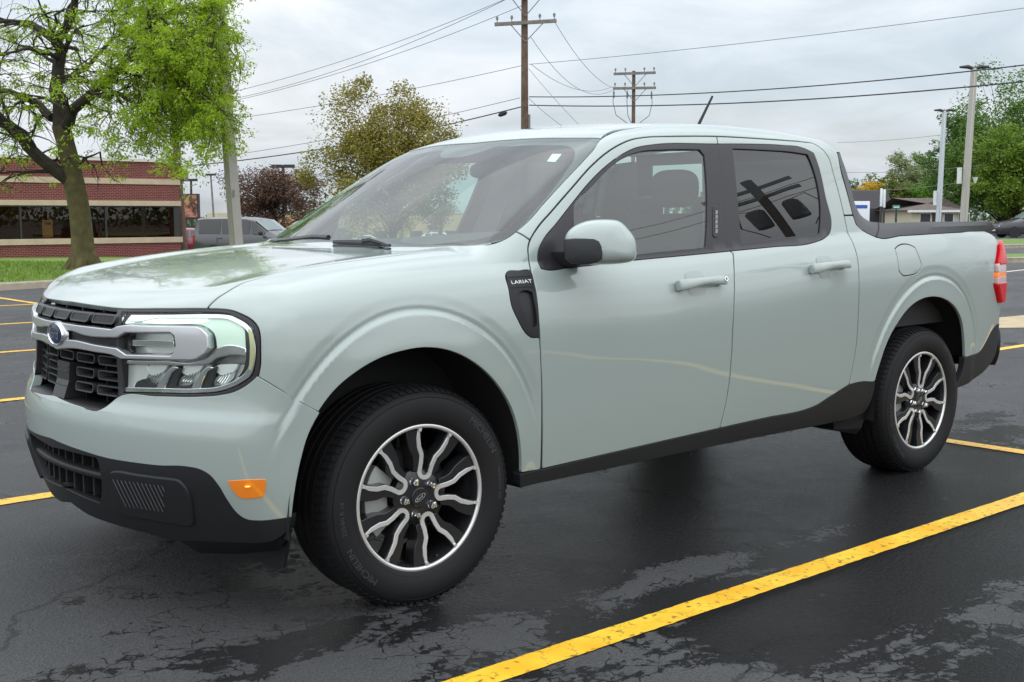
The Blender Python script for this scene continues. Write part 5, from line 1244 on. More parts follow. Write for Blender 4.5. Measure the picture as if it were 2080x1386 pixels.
def wire(a,b,sag,r,label,m=WIREM,n=20):
    P=[a.lerp(b,t)-Vector((0,0,sag*4*t*(1-t))) for t in np.linspace(0,1,n)]
    mb=MB(); mb.tube([tuple(p-a) for p in P],r,5); o=mb.obj('overhead_wire',m,None,smooth=True); o.location=a; return tag(o,label,'wire')
def w_px(a,da,b,db,sag,r,label,m=WIREM): return wire(at_d(*a,da),at_d(*b,db),sag,r,label,m)
w_px((1075,197),49,(2300,105),33,.35,.020,'thick black cable crossing the tops of the right-hand light poles')
w_px((1075,214),49,(2300,142),33,.35,.022,'thick black cable strung just beneath the other thick cable')
w_px((1075,131),49,(2300,-14),36,.15,.011,'thin grey wire rising from nearer utility pole over the truck roof',WIRET)
w_px((1058,134),49,(300,262),56,.25,.012,'thin grey wire leaving the nearer utility pole towards leafy tree',WIRET)
w_px((1056,199),49,(420,322),60,.20,.013,'thin dark wire passing above the olive tree towards brick building',WIRET)
sp=w_px((1060,217),49,(250,346),56,.45,.024,'heavy black cable with a splice case running to brick building')
q=at_d(1030,228.5,49.4)-sp.location; q2=at_d(1012,235,49.5)-sp.location; mb=MB(); mb.tube([tuple(q),tuple(q.lerp(q2,.2)),tuple(q.lerp(q2,.8)),tuple(q2)],[.03,.09,.09,.03],8); mb.obj('splice_case',WIREM,sp,smooth=True)
w_px((1058,-15),49,(480,185),58,.3,.012,'upper thin wire of three slanting from pole top towards left light pole',WIRET)
w_px((1030,-2),49,(480,200),58,.4,.012,'middle thin wire of three slanting from pole top towards left light pole',WIRET)
w_px((1060,12),49,(480,204),58,.3,.012,'lower thin wire of three slanting from pole top towards left light pole',WIRET)
w_px((1127,45),49,(1250,180),67,.5,.011,'thin slack wire from crossarm end down to slimmer utility pole',WIRET)
w_px((1078,75),49,(1245,183),67,1.0,.011,'slack wire from nearer pole shaft sagging to slimmer utility pole',WIRET)
w_px((1078,130),49,(1245,176),67,.6,.011,'lower slack wire sagging between the two utility poles',WIRET)
w_px((1074,200),49,(1150,262),45,.05,.012,'short service wire dropping from nearer utility pole behind the cab',WIRET)
w_px((1074,140),49,(1180,258),46,.05,.010,'steep thin service wire dropping behind the cab roof',WIRET)
w_px((1700,290),80,(1930,272),80,.1,.012,'faint distant wire in front of the green maples',WIRET)
w_px((1690,350),85,(2000,335),80,.2,.014,'distant dark wire above the black-roofed shop',WIRET)
w_px((1690,388),85,(1960,370),80,.2,.016,'low distant wire crossing in front of yellow shrub',WIRET)
# pole beside the brick building
lo,lbb,_=upole(372,57,at_d(356,205,57).z,[],'brown wooden utility pole at the corner of brick building',.20,lean=-.35)
mb=MB(); q=at_d(370,358,57)-lbb; mb.box((q.x+.16,q.y,q.z),(.22,.22,.5)); mb.obj('meter_box',WOODG,lo)
for px,dist,pt,lbl in ((388,95,366,'distant thin light pole behind the printed hoarding'),(437,120,355,'distant leaning wooden pole beyond the grey van'),(575,75,338,'dark light pole rising out of the copper-leaved tree')):
    b=on_ground(px,dist); t=at_d(px-(9 if px==437 else 0),pt,dist); o=empty('light_pole' if px!=437 else 'utility_pole',tuple(b),0,lbl,'pole'); d=t-b
    mb=MB(); mb.tube([(0,0,0),tuple(d)],[.12,.09],8); mb.obj('pole_shaft',FRM if px!=437 else WOODG,o)
    r=Vector((RH[0],RH[1],0)); mb=MB(); L=.8 if px==575 else .55
    mb.box(tuple(d),(L*1.0,.30,.16),Matrix.Rotation(math.atan2(RH[1],RH[0]),3,'Z')); mb.box(tuple(d+r*L*.5),(L*.8,.34,.20),Matrix.Rotation(math.atan2(RH[1],RH[0]),3,'Z')); mb.box(tuple(d-r*L*.5),(L*.8,.34,.20),Matrix.Rotation(math.atan2(RH[1],RH[0]),3,'Z')); mb.obj('lamp_head' if px!=437 else 'cross_arm',FRM,o)
# ---- printed hoarding: an abstract warm print
hb=on_ground(389,80); hz=at_d(389,394,80).z; hz0=at_d(389,446,80).z; wd=34*80/CAMP['f']
hoard=empty('hoarding',tuple(hb),math.atan2(RH[1],RH[0])-R(8),'tall printed hoarding in warm browns above the red car','sign')
mb=MB(); mb.span((-wd/2,-.15,hz0-hb.z),(wd/2,.15,hz-hb.z)); mb.obj('hoarding_frame',FRM,hoard)
def print_mat():
    m=bpy.data.materials.new('warm_print'); m.use_nodes=True; nt=m.node_tree; b=nt.nodes['Principled BSDF']; N=nt.nodes.new; L=nt.links.new; tc=N('ShaderNodeTexCoord')
    n=N('ShaderNodeTexNoise'); n.inputs['Scale'].default_value=2.2; n.inputs['Detail'].default_value=3; n.inputs['Distortion'].default_value=1.2; L(tc.outputs['Object'],n.inputs['Vector']); r=N('ShaderNodeValToRGB'); e=r.color_ramp.elements; e[0].position=.36; e[0].color=(.035,.02,.02,1); e[1].position=.62; e[1].color=(.50,.24,.15,1); k=e.new(.5); k.color=(.25,.09,.05,1); L(n.outputs[0],r.inputs[0]); L(r.outputs[0],b.inputs['Base Color']); return m
mb=MB(); mb.span((-wd/2+.08,-.17,hz0-hb.z+.15),(wd/2-.08,-.155,hz-hb.z-.08)); mb.obj('hoarding_print',print_mat(),hoard)
for s in (-.4,.4): mb=MB(); mb.span((s-.06,-.08,0),(s+.06,.08,hz0-hb.z)); mb.obj('hoarding_post',FRM,hoard)
# ---- far buildings
def block(name,pxl,pxr,pyt,dist,depth,m,label,roofm=None,roof_h=0,hip=False):
    a=on_ground(pxl,dist); b=on_ground(pxr,dist); zt=at_d((pxl+pxr)/2,pyt,dist).z; w=(b-a).length; z0=min(a.z,b.z)-.3
    o=empty(name,tuple(a),math.atan2((b-a).y,(b-a).x),label,'building'); o.location.z=z0; H_=zt-z0
    mb=MB(); mb.span((0,0,0),(w,depth,H_)); mb.obj('wall',m,o)
    if roof_h:
        e=.45; V=[(-e,-e,H_),(w+e,-e,H_),(w+e,depth+e,H_),(-e,depth+e,H_)]; r=depth/2 if hip else 0
        V+=[(r,depth/2,H_+roof_h),(w-r,depth/2,H_+roof_h)]; mb=MB(); mb.add(V,[(0,1,5,4),(2,3,4,5),(1,2,5),(3,0,4),(0,3,2,1)]); mb.obj('roof',roofm,o)
        mb=MB(); mb.span((-e,-e-.03,H_-.16),(w+e,-e,H_)); mb.obj('fascia',mat('fascia_white',(.7,.7,.68),.6),o)
    return o,w,H_
o,w,h=block('shop_building',560,1010,437,135,14,mat('peach_render',(.62,.40,.20),.8,var=.05),'long peach rendered building behind the copper tree')
for i in range(6):
    mb=MB(); mb.span((2+i*4,-.04,1.0),(2.4+i*4,0.02,h)); mb.obj('pilaster',mat('render_dark',(.33,.22,.12),.8),o)
    mb=MB(); mb.span((3.2+i*4,-.03,.0),(4.6+i*4,0.01,2.3)); mb.obj('shop_window',mat('dark_window',(.04,.04,.045),.15),o)
o,w,h=block('shop_building',420,442,433,150,8,mat('cream_wall',(.55,.50,.33),.8),'small cream building seen past the hoarding')
mb=MB(); mb.span((.4,-.03,.3),(w-.4,0,1.6)); mb.obj('shop_window',mat('dark_window',(.04,.04,.045)),o)
o,w,h=block('house',1852,1945,427,84,7,mat('cream_siding',(.55,.50,.36),.8),'low cream house with brown hipped roof beyond the truck bed',mat('brown_shingle',(.12,.095,.085),.9,var=.2,vscale=4),.9,True)
for i,(x,ww,z0,z1,mm) in enumerate(((.6,.7,.9,1.9,0),(1.5,.55,.2,2.0,1),(2.3,.6,.9,1.9,0),(3.3,.7,.9,1.9,0))):
    mb=MB(); mb.span((x-.06,-.05,z0-.06),(x+ww+.06,0,z1+.06)); f=mb.obj('window' if not mm else 'door',mat('frame_white',(.7,.7,.68),.6) if not mm else FRM,o); mb=MB(); mb.span((x,-.07,z0),(x+ww,-.05,z1)); mb.obj('pane',mat('dark_window',(.04,.04,.045)),f)
BLK2=mat('charcoal_siding',(.035,.034,.038),.7)
o,w,h=block('shop_building',1728,1826,432,92,7,mat('grey_render',(.16,.145,.13),.8),'dark shop with black mansard roof and orange awning panel')
mb=MB(); mb.prism([(-.5,h-.1),(-.5,h+.05),(1.4,h+1.75),(4,h+1.75),(4,h-.1)],0,-.3,w*.86); mb.obj('mansard_roof',BLK2,o)
mb=MB(); mb.span((.2,-.9,h-1.0+.3),(w*.62,-.1,h+.30)); mb.obj('awning',mat('awning_black',(.03,.03,.033),.6),o)
mb=MB(); mb.span((w*.56,-1.0,h-.75),(w*.86,-.1,h+.32)); mb.obj('awning_panel',mat('awning_orange',(.62,.26,.06),.6),o)
for i in range(2): mb=MB(); mb.span((.7+i*1.5,-.05,.2),(1.9+i*1.5,0,1.3)); mb.obj('shop_window',mat('dark_window',(.04,.04,.045)),o)
def signpost(name,px,dist,pyt,w,h,m,label,cat='sign',thick=.12,post=True):
    b=on_ground(px,dist); t=at_d(px,pyt,dist); o=empty(name,tuple(b),math.atan2(RH[1],RH[0]),label,cat); H_=t.z-b.z
    mb=MB(); mb.span((-w/2,-thick/2,H_-h),(w/2,thick/2,H_)); mb.obj('sign_panel',m,o,bevel=.03)
    if post: mb=MB(); mb.span((-.05,-.05,0),(.05,.05,H_-h)); mb.obj('sign_post',FRM,o)
    return o,H_
o,H_=signpost('street_sign',1746,70,409,1.15,1.6,mat('sign_white',(.78,.80,.84),.4),'white roadside sign with blue lettering strip near the dark shop'); mb=MB(); mb.span((-.30,-.075,H_-.42),(.42,-.062,H_-.22)); mb.obj('sign_print',mat('sign_blue',(.04,.10,.40),.5),o)
for px,dp in ((1789,0),(1795,1)):
    signpost('street_sign',px,66,383+dp*2,.13,1.0,mat('sign_white',(.78,.80,.84)),'narrow white sign blade on post, %s of two side by side'%('taller' if dp==0 else 'shorter'))
o,H_=signpost('street_sign',1820,75,417,.45,.25,mat('sign_green',(.03,.22,.14),.5),'small green street name sign on a post beside orange awning')
mb=MB(); mb.span((-.18,-.075,H_-.16),(.16,-.062,H_-.10)); mb.obj('sign_print',mat('sign_white',(.78,.80,.84)),o)
# ---- right: traffic islands and concrete apron
for (ya,yb,dz) in ((498.5,486,.12),(531,514,.12)):
    dA=1.3*CAMP['f']/(ya-438); dB=1.3*CAMP['f']/(yb-438)
    a0,a1=on_ground(1990,dA),on_ground(2500,dA*1.02); b0,b1=on_ground(1990,dB),on_ground(2500,dB*1.02)
    strip_grid('traffic_island',a0,a1,b0,b1,GRASS,dz,10,4)
    t=(a1-a0).to_2d().normalized(); s=Vector((-t.y,t.x)); kerb_run(*( (a0,a1) if s.dot(Vector((FH[0],FH[1])))>0 else (a1,a0)),w=.2,h=.16)
c0,c1,c2,c3=at_z(1960,668,0),at_z(2400,662,0),at_z(2400,612,0),at_z(1960,652,0)
strip_grid('concrete_apron',c0,c1,c3,c2,mat('apron_tan',(.42,.33,.20),.8,var=.15,vscale=4),.004,6,3)
w0,w1=at_z(2040,553,0),at_z(2300,522,0); stripe(w0,w1,.12,'painted_line',mat('white_road_paint',(.62,.56,.46),.6))
# ---- pole behind the photographer, mirrored in the dark rear window
rz=R(124); pr=Vector((1.9+25*math.sin(rz),.13+25*math.cos(rz),0)); rp=empty('utility_pole',tuple(pr),0,'wooden utility pole carrying transformers, mirrored in the dark rear window','utility pole')
mb=MB(); mb.tube([(0,0,-.2),(0,0,11.9)],[.19,.15],12); mb.obj('pole_shaft',WOOD,rp,smooth=True)
ax=Vector((math.sin(rz+1.57),math.cos(rz+1.57),0)); rm=Matrix.Rotation(math.atan2(ax.y,ax.x),3,'Z')
for z in (11.4,10.9): mb=MB(); mb.box((0,0,z),(2.4,.12,.14),rm); mb.obj('cross_arm',WOODG,rp)
for s,zz in ((.45,9.9),(-.62,9.9)):
    mb=MB(); q=ax*s; mb.lathe([(.001,-.5),(.24,-.48),(.26,-.2),(.26,.35),(.20,.45),(.001,.47)],16,c=(q.x,q.y,zz)); mb.obj('transformer',mat('transformer_grey',(.10,.10,.10),.5),rp,smooth=True,angle=40)
    P=[Vector((q.x,q.y,zz+.45)),Vector((q.x*1.8,q.y*1.8,zz+.6)),Vector((q.x*2.2,q.y*2.2,zz-.2)),Vector((q.x*1.2,q.y*1.2,zz-1.0))]; mb=MB(); mb.tube([tuple(p) for p in P],.02,5); mb.obj('jumper_cable',WIREM,rp,smooth=True)
for i,(z,lab) in enumerate(((11.55,'top'),(11.05,'middle'),(8.6,'lowest'))):
    a=pr+Vector((0,0,z))-ax*26; b=pr+Vector((0,0,z))+ax*26; o=wire(a,b,.5,.015,'%s wire on the transformer pole across the lot'%lab)
# ================================================================== trees
def leaf_mat(name,c,t=.35,var=.35):
    if name in MATS: return MATS[name]
    m=bpy.data.materials.new(name); m.use_nodes=True; nt=m.node_tree; b=nt.nodes['Principled BSDF']; N=nt.nodes.new; L=nt.links.new; out=nt.nodes['Material Output']
    tc=N('ShaderNodeTexCoord'); n=N('ShaderNodeTexNoise'); n.inputs['Scale'].default_value=2.5; n.inputs['Detail'].default_value=5; L(tc.outputs['Object'],n.inputs['Vector'])
    r=N('ShaderNodeValToRGB'); r.color_ramp.elements[0].position=.33; r.color_ramp.elements[1].position=.68; r.color_ramp.elements[0].color=(*[x*(1-var) for x in c],1); r.color_ramp.elements[1].color=(*[min(1,x*(1+var)) for x in c],1); L(n.outputs[0],r.inputs[0])
    L(r.outputs[0],b.inputs['Base Color']); b.inputs['Roughness'].default_value=.55; tr=N('ShaderNodeBsdfTranslucent'); L(r.outputs[0],tr.inputs[0]); mx=N('ShaderNodeMixShader'); mx.inputs[0].default_value=t; L(b.outputs[0],mx.inputs[1]); L(tr.outputs[0],mx.inputs[2]); L(mx.outputs[0],out.inputs[0])
    MATS[name]=m; return m
BARK=mat('bark_brown',(.035,.028,.021),.9,var=.35,vscale=9,bump=.6,bscale=14); BARKM=mat('bark_mossy',(.095,.080,.030),.9,var=.35,vscale=6,bump=.8,bscale=16)
class Leaves:
    def __init__(s,rnd): s.V=[];s.F=[];s.r=rnd
    def one(s,p,size,asp=.5,droop=0):
        r=s.r; a=r.uniform(0,6.283); e=r.uniform(-.9,.6)-droop; u=Vector((math.cos(a)*math.cos(e),math.sin(a)*math.cos(e),math.sin(e))); v=u.cross(Vector((r.gauss(0,1),r.gauss(0,1),r.gauss(0,1)))).normalized()*size*asp*.5; u=u*size; b=len(s.V)
        s.V+=[tuple(p),tuple(p+u*.5+v),tuple(p+u),tuple(p+u*.5-v)]; s.F.append((b,b+1,b+2,b+3))
    def clump(s,c,rad,n,size,asp=.5,flat=.7,droop=0):
        r=s.r
        for _ in range(n):
            d=Vector((r.gauss(0,1),r.gauss(0,1),r.gauss(0,1)*flat)); d=d*(min(1,1.7/(d.length+1e-6))); s.one(c+d*rad*.55,size*r.uniform(.6,1.3),asp,droop)
    def obj(s,m,par,name='crown'): return mesh_obj(name,s.V,s.F,m,par)
def tree_px(name,label,pxc,dist,py_top,py_bot,half,col,leafn,leaf_s,clumps=70,seed=1,trunk_r=.18,cat='tree',group=None,gap=.25,bark=None,lobes=5,depthf=.8,matname=None,trans=.35):
    rnd=random.Random(seed); b=on_ground(pxc,dist); s=dist/CAMP['f']; zt=at_d(pxc,py_top,dist).z-b.z; zc=max(at_d(pxc,py_bot,dist).z-b.z,.5); rw=half*s
    o=empty(name,tuple(b),0,label,cat,group); cz=(zt+zc)/2; rh=(zt-zc)/2
    lob=[(Vector((rnd.gauss(0,1),rnd.gauss(0,1),rnd.gauss(0,.8))).normalized(),rnd.uniform(.12,.34)) for _ in range(lobes*2)]
    C=[]
    tries=0
    while len(C)<clumps and tries<5000:
        tries+=1; d=Vector((rnd.gauss(0,1),rnd.gauss(0,1),rnd.gauss(0,1))).normalized(); q=rnd.random()**.45
        k=1-.18+sum(w*max(0,d.dot(l))**4 for l,w in lob)-.08
        p=Vector((d.x*rw*k*q,d.y*rw*k*q*depthf,cz+d.z*rh*k*q))
        if p.z<.4: continue
        C.append((p,q))
    mb=MB(); top=Vector((0,0,zc+rh*.9))
    mb.tube([(0,0,-.2),(rnd.uniform(-.1,.1),0,zc*.6),(rnd.uniform(-.15,.15),0,zc+rh*.4),tuple(top)],[trunk_r*1.25,trunk_r,trunk_r*.7,trunk_r*.25],8)
    for p,q in C:
        z0=max(zc*.55,min(p.z-rw*.35,zc+rh*.6)); a=Vector((0,0,z0)); m_=a.lerp(p,.5)+Vector((rnd.uniform(-.2,.2)*rw*.3,rnd.uniform(-.2,.2)*rw*.3,rw*.06)); mb.tube([tuple(a),tuple(m_),tuple(p)],[trunk_r*.24,trunk_r*.10,trunk_r*.025],5,cap=False)
    mb.obj('trunk',bark or BARK,o,smooth=True)
    lv=Leaves(rnd); cr=rw*(.30 if clumps<60 else .20)
    for p,q in C: lv.clump(p,cr*rnd.uniform(.55,1.25),int(leafn/len(C)*rnd.uniform(.5,1.5)),leaf_s)
    lv.obj(leaf_mat(matname or name+str(seed),col,trans),o); return o
# ---- the near honey-locust-like tree, limbs laid out from the photograph at the tree's own depth
def near_tree():
    rnd=random.Random(11); D=26.0; b=on_ground(168,D); b.z+=.12
    o=empty('leafy_tree',tuple(b),0,'spreading tree with mossy trunk and fresh lime leaves on the grass verge','tree')
    def P(px,py,dd=0.): return at_d(px,py,D+dd)-b
    mb=MB(); bm_=MB()
    trunk=[(168,541,0),(169,520,0),(167,480,0),(162,430,0),(152,380,0),(143,330,0),(133,290,0),(124,256,0)]
    T=[P(*t) for t in trunk]; T[0].z=-.1
    bm_.tube([tuple(p) for p in T],[.36,.265,.235,.225,.225,.20,.19,.20],14)
    for a in (0.3,1.7,2.9,4.1,5.4): bm_.tube([(.1*math.cos(a),.1*math.sin(a),.35),(.32*math.cos(a),.32*math.sin(a),.06),(.5*math.cos(a),.5*math.sin(a),-.08)],[.16,.12,.05],7)
    limbs=[([(150,372,0),(118,350,-.1),(80,318,-.3),(40,278,-.5),(0,238,-.7),(-60,190,-1),(-130,150,-1.2)],.155,.05),
      ([(122,262,0),(114,215,.1),(118,160,.2),(120,100,.3),(112,82,.3)],.165,.12),
      ([(114,84,.3),(85,62,.4),(40,48,.6),(0,42,.9),(-60,30,1.2)],.10,.03),
      ([(114,84,.3),(135,60,.2),(150,25,0),(165,-20,-.2),(190,-80,-.3)],.11,.04),
      ([(128,262,0),(150,225,-.4),(185,185,-.9),(220,160,-1.3),(250,128,-1.6),(300,112,-1.8),(345,98,-2),(385,92,-2.1)],.13,.03),
      ([(105,240,0),(80,215,.3),(40,195,.6),(0,185,.9),(-50,170,1.2)],.10,.04),
      ([(178,190,-.9),(215,196,-1.2),(235,187,-1.6),(265,208,-2),(300,210,-2.4)],.06,.015),
      ([(300,112,-1.8),(340,150,-2.2),(380,170,-2.3),(420,200,-2.3)],.05,.015),
      ([(250,128,-1.6),(300,60,-1.6),(350,25,-1.5),(400,10,-1.4)],.06,.02),
      ([(120,120,.2),(80,105,-.5),(30,105,-1.2),(-30,120,-1.6)],.05,.015),
      ([(118,170,.2),(170,140,1.0),(230,80,1.8),(290,45,2.2),(350,35,2.4)],.07,.02),
      ([(165,-20,-.2),(240,-40,-.3),(310,-50,-.3),(380,-40,-.4)],.06,.02)]
    L=[]
    for pts,r0,r1 in limbs:
        Q=[P(*q) for q in pts]; n=len(Q)
        S=spline(np.array([tuple(q) for q in Q]),False,.35); m=len(S); rr=[r0+(r1-r0)*i/(m-1) for i in range(m)]
        wob=[Vector(p)+Vector((rnd.gauss(0,.025),rnd.gauss(0,.025),rnd.gauss(0,.025))) for p in S]; wob[0]=Vector(S[0])
        mb.tube([tuple(p) for p in wob],rr,8); L.append((wob,rr))
    bm_.obj('trunk',BARKM,o,smooth=True)
    lv=Leaves(rnd); tw=MB()
    def px_of(p):
        v=np.array(p)+np.array(b)-CL; z=v@FW; return W/2+CAMP['f']*(v@RT)/z, H/2-CAMP['f']*(v@UP)/z
    def weight(p):
        # the leaves came out thickest on the street side of the crown
        t=(p.dot(Vector((RH[0],RH[1],0)))); return .22+.95*min(max((t-.2)/2.6,0),1)
    nleaf=0
    def grow(p,d,length,r,lev):
        if lev>=1 and p.dot(Vector((RH[0],RH[1],0)))>3.55: return      # the crown ends here, short of the road
        n=5 if lev<2 else 4; pts=[p]; dd=d.copy()
        for i in range(n):
            if pts[-1].dot(Vector((RH[0],RH[1],0)))>3.5: dd=dd-Vector((RH[0],RH[1],0))*.6
            dd=(dd+Vector((rnd.gauss(0,.28),rnd.gauss(0,.28),rnd.gauss(0,.24)))+Vector((0,0,-.10 if lev>=1 else .02))).normalized(); pts.append(pts[-1]+dd*length/n)
        (tw if lev>=1 else mb).tube([tuple(q) for q in pts],[r*(1-.75*i/n) for i in range(n+1)],4 if lev>=1 else 5,cap=False)
        if lev<2:
            for k in range(4 if lev==0 else 3):
                q=pts[rnd.randint(1,n)]; nd=(dd+Vector((rnd.gauss(0,.8),rnd.gauss(0,.8),rnd.gauss(0,.5)))).normalized(); grow(q,nd,length*rnd.uniform(.45,.75),r*.45,lev+1)
        if lev>=1:
            w=weight(pts[-1])
            for q in pts[1:]:
                if rnd.random()<w*.55:
                    lv.clump(q,.13,rnd.randint(12,24),.075,.42,.55,.35)
    for wob,rr in L:
        m=len(wob)
        for i in range(1,m):
            if rr[i]>.15: continue
            for k in range(2 if rr[i]>.06 else 3):
                if rnd.random()<.62:
                    t=(wob[min(i+1,m-1)]-wob[i-1]).normalized(); d=(t*.5+Vector((rnd.gauss(0,.8),rnd.gauss(0,.8),rnd.gauss(.05,.6)))).normalized(); grow(wob[i],d,rnd.uniform(.8,1.7),rr[i]*.30+.008,0)
    # hanging curtain of twigs on the street side
    for k in range(130):
        px=rnd.uniform(300,470); py=rnd.uniform(10,215); p=P(px,py,rnd.uniform(-2.6,.8)); d=Vector((rnd.gauss(-.05,.3),rnd.gauss(0,.35),-.8)).normalized(); grow(p,d,rnd.uniform(.6,1.3),.02,1)
    for k in range(70):
        px=rnd.uniform(405,488); py=rnd.uniform(-30,320); lv.clump(P(px,py,rnd.uniform(-2.4,.4)),.24,rnd.randint(34,70),.075,.42,.7,.4)
    for k in range(40):
        px=rnd.uniform(150,460); py=rnd.uniform(-20,130); lv.clump(P(px,py,rnd.uniform(-2.4,2)),.26,rnd.randint(30,60),.075,.42,.45,.3)
    mb.obj('limbs',BARK,o,smooth=True); t=tw.obj('twigs',BARK,o,fix=False); t['kind']='stuff'
    lv.obj(leaf_mat('lime_leaf',(.31,.45,.020),.5,.40),o)
near_tree()
OL=(.25,.215,.036)
tree_px('olive_tree','rounded olive-bronze tree rising behind the truck windscreen',800,40,172,480,172,OL,42000,.105,230,3,.14,gap=.2,trans=.3)
tree_px('copper_tree','copper-red crab apple tree between the grey van and olive tree',552,62,334,462,116,(.13,.070,.042),21000,.125,150,4,.13,trans=.25)
tree_px('roadside_tree','green roadside tree seen through the truck windscreen',895,80,385,470,55,(.10,.17,.04),2500,.2,40,21,.15)
tree_px('maple_tree','large dark green maple filling the background beyond parked suv',2045,92,185,462,150,(.10,.20,.022),42000,.23,260,5,.35,trans=.3)
tree_px('maple_tree','bright green maple overlapping behind the tan light pole',2065,86,235,450,112,(.15,.25,.018),26000,.22,180,6,.3)
tree_px('maple_tree','deep green maple behind the paler light pole',1950,98,205,456,80,(.085,.18,.026),22000,.22,170,7,.28)
tree_px('tall_tree','airy pale green tree with open crown behind the cream house',1890,125,280,450,80,(.18,.26,.08),11000,.26,60,8,.25)
tree_px('tall_tree','grey-green spindly tree over the dark shop roof',1842,120,298,440,50,(.20,.25,.09),6500,.24,40,9,.2)
tree_px('hedge_tree','olive green bushy tree behind orange awning',1800,112,345,456,68,(.15,.18,.035),13000,.24,60,10,.2)
tree_px('hedge_tree','vivid green bushy tree beside the cream house',1866,112,368,456,55,(.12,.25,.02),11000,.22,50,12,.2)
tree_px('yellow_shrub','yellow flowering shrub above the black shop roof',1765,110,362,425,32,(.55,.36,.015),2500,.20,45,13,.12,'shrub')
tree_px('hedge_tree','small blue-green tree at the far end of shop roof',1730,140,352,440,26,(.12,.19,.11),1500,.3,30,14,.2)
tree_px('hedge_tree','low dark green shrub in front of cream house wall',1945,100,412,450,20,(.08,.16,.03),2500,.18,25,15,.1,'shrub')
# distant belt of trees along the horizon
rnd=random.Random(31); lv=Leaves(rnd)
for k in range(1700):
    px=rnd.uniform(-1500,3600); dist=rnd.uniform(210,300); g=on_ground(px,dist); hh=rnd.uniform(3,7)*(1+.4*math.sin(px*.011)); 
    for q in range(26): lv.one(Vector((g.x+rnd.gauss(0,2.5),g.y+rnd.gauss(0,2.5),g.z+rnd.uniform(.1,1)*hh)),rnd.uniform(.5,1.1),.9)
tag(lv.obj(leaf_mat('far_green',(.07,.11,.035),.2),None,'far_woodland'),'distant belt of trees along the horizon','woodland',kind='stuff')
rnd=random.Random(32); lv=Leaves(rnd)
for k in range(500):     # the same belt closes the view behind the photographer
    a=R(rnd.uniform(95,330)); d=rnd.uniform(75,110); x,y=CL[0]+d*math.sin(a),CL[1]+d*math.cos(a); hh=rnd.uniform(3,7)
    for q in range(40): lv.one(Vector((x+rnd.gauss(0,1.6),y+rnd.gauss(0,1.6),rnd.uniform(.05,1)*hh)),rnd.uniform(.35,.8),.9)
tag(lv.obj(leaf_mat('far_green',(.07,.11,.035)),None,'far_woodland'),'belt of trees across the road, mirrored in the truck doors','woodland',kind='stuff')
# ================================================================== parked vehicles
CGL=mat('car_glass',(.020,.024,.026),.05,spec=.8); CTY=mat('car_tyre',(.015,.015,.016),.7); CRM=mat('car_rim',(.35,.35,.36),.3,metal=.8)
CKINDS={
 # x, underside, belt, roof, half width, roof half width
 'van':[(2.32,.42,.62,.66,.60,.40),(2.25,.25,.80,.86,.78,.55),(1.95,.22,.98,1.06,.88,.65),(1.55,.22,1.07,1.16,.90,.70),(1.10,.22,1.10,1.30,.91,.72),(.45,.22,1.12,1.76,.91,.70),(.1,.22,1.12,1.83,.91,.72),(-.9,.22,1.12,1.85,.91,.74),(-1.9,.22,1.12,1.84,.91,.74),(-2.28,.24,1.12,1.80,.90,.72),(-2.40,.30,1.10,1.55,.87,.70),(-2.42,.45,.80,.85,.82,.6)],
 'suv':[(2.38,.45,.62,.66,.60,.40),(2.30,.25,.85,.90,.80,.6),(1.9,.22,1.00,1.06,.91,.70),(1.3,.22,1.06,1.14,.94,.74),(.85,.22,1.08,1.25,.94,.70),(.15,.22,1.09,1.70,.94,.66),(-.3,.22,1.10,1.76,.94,.68),(-1.3,.22,1.12,1.76,.94,.68),(-1.9,.22,1.13,1.70,.94,.66),(-2.22,.25,1.13,1.30,.91,.66),(-2.32,.30,1.05,1.10,.88,.6),(-2.36,.48,.75,.80,.82,.55)],
 'car':[(2.28,.42,.55,.58,.60,.40),(2.2,.22,.68,.72,.76,.55),(1.7,.20,.84,.89,.86,.62),(1.05,.20,.92,.98,.88,.66),(.35,.20,.94,1.36,.88,.58),(-.2,.20,.95,1.45,.88,.58),(-.9,.20,.96,1.43,.88,.58),(-1.6,.20,.97,1.10,.87,.58),(-2.05,.22,.96,1.0,.84,.56),(-2.25,.30,.85,.9,.80,.5),(-2.28,.45,.6,.65,.76,.5)]}
CWIN={'van':[(.38,1.0),(-.62,.30),(-1.0,-.72),(-2.15,-1.1)],'suv':[(-.40,.62),(-1.15,-.48),(-1.85,-1.25)],'car':[(-.35,.75),(-1.05,-.42)]}
CWS={'van':(1.10,.45),'suv':(.85,.15),'car':(1.05,.35)}
